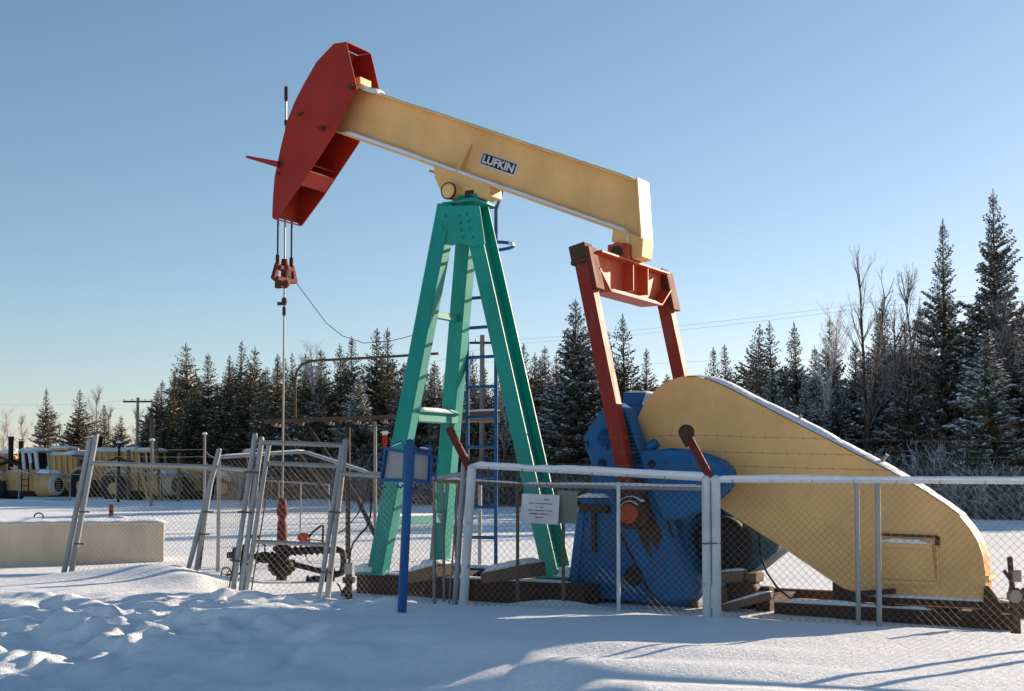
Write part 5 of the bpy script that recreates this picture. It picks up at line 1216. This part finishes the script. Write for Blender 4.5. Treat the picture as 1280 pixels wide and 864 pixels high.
def bare_meshes(seed, H=10.0, mat_t='pale_bark', mat='twig', spread=0.5, fork=1, dens=1.0, frost=0.3):
    rs = np.random.RandomState(seed); mb = MB(); tr = MB()
    def grow(p, d, L, r, lev):
        pts = [Vector(p)]; d = Vector(d).normalized(); n = 5
        for i in range(n):
            d = (d + Vector(rs.normal(size=3)) * (0.10 if lev else 0.035) + Vector((0, 0, 0.10 if lev else 0.03))).normalized(); pts.append(pts[-1] + d * L / n)
        rr = [max(0.004, r * (1 - 0.75 * i / n)) for i in range(n + 1)]
        (tr if lev == 0 else mb).path(pts, rr, 6 if lev == 0 else 3, lev == 0)
        if lev >= 3: return
        k = int({0: 34, 1: 7, 2: 4}[lev] * dens)
        for j in range(k):
            s = rs.uniform(0.32 if lev == 0 else 0.15, 1.0); q = s * n; i = min(n - 1, int(q)); c = lerp(pts[i], pts[i + 1], q - i)
            a = rs.rand() * 6.283; o = d.orthogonal().normalized(); o = Quaternion(d, a) @ o
            nd_ = (d * rs.uniform(0.5, 0.9) + o * spread * rs.uniform(0.7, 1.3)).normalized()
            if lev >= 1 and rs.rand() < frost: mb.cur = 1
            grow(c, nd_, L * (0.25 if lev == 0 else 0.5) * (1.15 - 0.6 * s) * rs.uniform(0.6, 1.2), max(0.005, r * 0.27), lev + 1); mb.cur = 0
    for f in range(fork): grow((rs.normal() * 0.15 * (fork - 1), rs.normal() * 0.1 * (fork - 1), -0.3), (rs.normal() * 0.035 * fork, rs.normal() * 0.03, 1), H * (1 - 0.12 * f), 0.0095 * H, 0)
    ap = max(tr.v + mb.v, key=lambda q: q[2]); k_ = H / ap[2]
    for g_ in (tr, mb): g_.v = [(q[0] - ap[0] * max(0, q[2]) / ap[2], q[1] - ap[1] * max(0, q[2]) / ap[2], q[2] * k_) for q in g_.v]
    t = tr.build('trunk', M[mat_t]); c = mb.build('crown', [M[mat], M['twig_frost']]); out = (t.data, c.data, H)
    bpy.data.objects.remove(t); bpy.data.objects.remove(c); return out
def shrub_mesh(seed, mats, h=2.0, w=1.6, n=420, frost=0.5):
    rs = np.random.RandomState(seed); V = []; mi = []
    for i in range(n):
        a = rs.rand() * 6.283; r = w * math.sqrt(rs.rand()) * 0.75; p = np.array([math.cos(a) * r, math.sin(a) * r, h * rs.rand() ** 1.3 * 0.75 * (1 - 0.4 * r / w)])
        fr = 2 if rs.rand() < frost else rs.randint(0, 2)
        for k in range(5):
            d = np.array([math.cos(a) * 0.5, math.sin(a) * 0.5, 0.6]) + rs.normal(size=3) * 0.55; d /= np.linalg.norm(d); L = rs.uniform(0.18, 0.5); s = np.cross(d, rs.normal(size=3)); s /= np.linalg.norm(s)
            wd_ = rs.uniform(0.010, 0.030); V.append(np.stack([p - s * wd_ / 2, p + d * L * 0.5 - s * wd_ / 2, p + d * L, p + d * L * 0.5 + s * wd_ / 2])); mi.append(fr); p = p + d * L * rs.uniform(0.2, 0.9)
    for i in range(10):
        a = rs.rand() * 6.283; d = np.array([math.cos(a) * 0.5, math.sin(a) * 0.5, 1.0]); s = np.array([0.02, 0.01, 0]); V.append(np.stack([-s * 1.5, s * 1.5, d * h * 0.9 + s * 0.4, d * h * 0.9 - s * 0.4])); mi.append(0)
    return np_mesh('shrub', np.array(V), None, [M[m] for m in mats], mi)
SPD = [spruce_meshes(11 + i, 12, 2.45 + 0.25 * (i % 3), 0.17, 0.25, 0.05) for i in range(5)]        # dark stand, more branches browned to look sunlit
SPF = [spruce_meshes(31 + i, 12, 2.3 + 0.3 * (i % 3), 1.0, 0.10, 0.08, 0.2, 0.36) for i in range(5)]   # heavily frosted
SPT = [spruce_meshes(51 + i, 17, 3.0 + 0.2 * i, 0.85, 0.08, 0.10, 0.2, 0.42) for i in range(2)]                   # tall narrow
BARE = [bare_meshes(61, 10, 'pale_bark', 'twig', 0.42, 1, 1.0, 0.15), bare_meshes(62, 10, 'pale_bark', 'twig_frost', 0.38, 1, 1.0, 0.5), bare_meshes(63, 14, 'bark', 'twig', 0.36, 2, 0.8, 0.05), bare_meshes(64, 12, 'bark', 'twig', 0.4, 1, 1.2, 0.5)]
def place(name, src, x, y, H, lab, cat, group=None, wid=1.0, rz=None):
    tr, cr, h0 = src; o = empty(name, (x, y, gz(x, y) - 0.05), random.uniform(0, 6.28) if rz is None else rz, lab, cat, group)
    s = H / h0; o.scale = (s * wid, s * wid, s)
    for nm, me in (('trunk', tr), ('crown', cr)):
        c = bpy.data.objects.new(nm, me); col.objects.link(c); c.parent = o
    if cat == 'spruce tree' and src not in SPT: o.rotation_euler = (R(random.gauss(0, 1.3)), R(random.gauss(0, 1.3)), o.rotation_euler.z)
    return o
def treeD(px): return float(np.interp(px, [-100, 0, 200, 430, 650, 780, 950, 1240, 1500], [150, 140, 116, 96, 84, 80, 76, 64, 58]))
def put(px, py, src, lab, group=None, name='spruce_tree', cat='spruce tree', dd=0.0, wid=1.0):
    d = treeD(px) + dd; t = W(px, py, d); return place(name, src, t.x, t.y, t.z - gz(t.x, t.y), lab, cat, group, wid)
rt = random.Random(17)
# single trees of the left skyline
put(57, 484, SPD[0], 'leftmost lone dark spruce behind the parked machines', wid=1.15); put(96, 485, SPD[1], 'broad dark spruce second from the left behind the machines', wid=1.45); put(134, 504, SPD[2], 'short spruce third from the left, just left of the power pole', wid=1.2)
put(152, 518, SPD[4], 'low spruce between the short one and the power pole', wid=1.3)
GL = 'dark spruces of the left stand'; LL = 'dark green snow dusted spruce of the stand left of the tripod'
for i, (px, py, w) in enumerate(((198, 474, 1.15), (222, 462, 1.1), (240, 427, 1.15), (263, 441, 1.1), (282, 452, 1.0), (300, 425, 1.05), (317, 432, 1.05), (335, 457, 1.0), (349, 446, 1.0), (366, 440, 0.9), (384, 446, 0.9), (398, 468, 1.0), (431, 428, 1.0), (443, 419, 1.05), (471, 409, 1.05), (486, 408, 1.0), (507, 452, 1.1), (252, 470, 1.2), (310, 465, 1.2), (415, 470, 1.1), (458, 455, 1.1))):
    put(px, py, SPD[(i * 2 + i // 3) % 5], LL, GL, dd=rt.uniform(-3, 4), wid=w * 1.2)
GM = 'spruces behind the tripod and gearbox'; LM = 'brown green spruce with light snow in the row behind the tripod and crank'
for i, (px, py, w) in enumerate(((545, 450, 1.1), (568, 462, 1.1), (590, 440, 1.0), (630, 450, 1.1), (655, 427, 1.0), (664, 440, 1.0), (683, 432, 1.0), (699, 440, 1.0), (640, 470, 1.2), (755, 410, 1.0), (808, 434, 1.0), (740, 450, 1.2), (830, 470, 1.2), (770, 455, 1.1))):
    put(px, py, (SPD if i % 3 else SPF)[(i * 3) % 5], LM, GM, dd=rt.uniform(-2, 5), wid=w * 1.2)
put(722, 372, SPF[2], 'tall thin snowy spruce right behind the near red pitman arm', dd=-6, wid=1.15)
put(783, 391, SPD[3], 'pointed dark spruce framed between the two red pitman arms', dd=-2, wid=1.1)
GR = 'frosted spruces of the right wood'; LR = 'frosted dark spruce in the wood behind the yellow belt guard'
for i, (px, py, w) in enumerate(((893, 432, 1.2), (912, 428, 1.1), (937, 404, 1.15), (968, 399, 1.2), (1000, 399, 1.0), (1020, 430, 1.0), (1041, 395, 1.0), (1066, 424, 1.05), (1090, 392, 1.1), (1112, 376, 1.1), (1130, 400, 1.1), (1150, 380, 1.1), (1205, 400, 1.2), (1274, 372, 1.1), (1300, 330, 1.1), (1160, 420, 1.2), (1222, 395, 1.2), (1265, 425, 1.2), (950, 450, 1.2), (985, 460, 1.2))):
    put(px, py, (SPF if i > 3 else SPD)[(i * 2 + i // 4) % 5], LR, GR, dd=rt.uniform(-2, 5), wid=w)
put(1178, 271, SPT[0], 'second tallest spruce, narrow and frosted, left of the tallest at the right edge', dd=-2, wid=1.0)
put(1241, 234, SPT[1], 'tallest spruce of all, at the right edge of the wood', dd=-1, wid=1.0)
# back rows that fill the stand
GB2 = 'spruces deep inside the stand'; LB2 = 'half hidden spruce deep inside the wood behind other trees'
for px in range(186, 1330, 10):
    sk = float(np.interp(px, [190, 240, 500, 620, 720, 800, 880, 1000, 1150, 1240, 1330], [480, 440, 432, 440, 446, 456, 466, 445, 420, 400, 390]))
    put(px + rt.uniform(-5, 5), sk + rt.uniform(0, 45), (SPF if px > 840 or rt.random() < 0.2 else SPD)[rt.randrange(5)], LB2, GB2, dd=rt.uniform(-5, 9), wid=rt.uniform(1.15, 1.6))
for i, px in enumerate((1345, 1385, 1440, 1475, 1540, 1570, 1640, 1700)):
    t = W(px, 300, 63 + rt.uniform(-3, 5)); place('spruce_tree', SPF[i % 5], t.x, t.y, rt.uniform(9, 15), 'frosted spruce where the wood goes on past the right edge', 'spruce tree', 'spruces past the right edge', 1.2)
# bare trees
BR = [(1072, 305, 2, 'tall bare forked aspen rising out of the right wood'), (1142, 326, 0, 'pale bare tree left of the two tallest spruces'), (1020, 374, 1, 'fine frosted bare tree above the belt guard slope'), (404, 424, 1, 'frosted bare birch between the dark spruces behind the bent pipe'), (125, 478, 0, 'thin bare tree above the left machines'), (1270, 345, 3, 'bare tree at the right edge behind the tallest spruce'), (625, 437, 1, 'pale bare tree behind the ladder'), (1120, 372, 3, 'frosted bare tree in front of the wood left of the two tallest spruces'), (590, 436, 0, 'thin bare tree behind the far green leg')]
for (px, py, k, lab) in BR: put(px, py, BARE[k], lab, None, 'bare_tree', 'bare tree', dd=-3)
for i, px in enumerate((6, 18, 30, 40, 75, 82, 113, 118, 140, 160, 168, 180, 186)):
    put(px, rt.uniform(497, 530), BARE[i % 2], 'faint leafless tree in the thin line behind the parked machines', 'faint leafless trees on the left', 'bare_tree', 'bare tree', dd=rt.uniform(0, 20), wid=1.2)
for i, px in enumerate((425, 520, 535, 650, 705, 748, 820, 1005)):
    put(px, rt.uniform(490, 545), BARE[(i % 2) * 2 + 1 if px > 860 else i % 2], 'slender leafless sapling at the front edge of the wood', 'leafless saplings along the wood', 'bare_tree', 'bare tree', dd=rt.uniform(-9, -4), wid=0.9)
SHB = [shrub_mesh(71 + i, ('twig', 'dry_leaf', 'twig_frost'), 2.2, 1.8, 520, 0.15) for i in range(2)]; SHF = [shrub_mesh(81 + i, ('twig', 'needles', 'frost'), 2.2, 1.9, 900, 0.38) for i in range(3)]
for px in range(200, 1330, 13):
    fr = px > 860; d = treeD(px) - rt.uniform(2.5, 10); p = W(px + rt.uniform(-6, 6), 600, d); me = (SHF if fr or rt.random() < 0.25 else SHB)[rt.randrange(2)]
    o = bpy.data.objects.new('shrub', me); col.objects.link(o); s = rt.uniform(0.6, 1.3); o.location = (p.x, p.y, gz(p.x, p.y) - 0.1); o.scale = (s, s, s * rt.uniform(0.9, 1.5)); o.rotation_euler = (0, 0, rt.uniform(0, 6.28))
    tag(o, 'frosted leafless shrub at the foot of the right wood' if fr else 'brown leafless shrub at the foot of the trees left and behind the tripod', 'shrub', 'frosted shrubs along the right wood' if fr else 'brown shrubs along the trees')
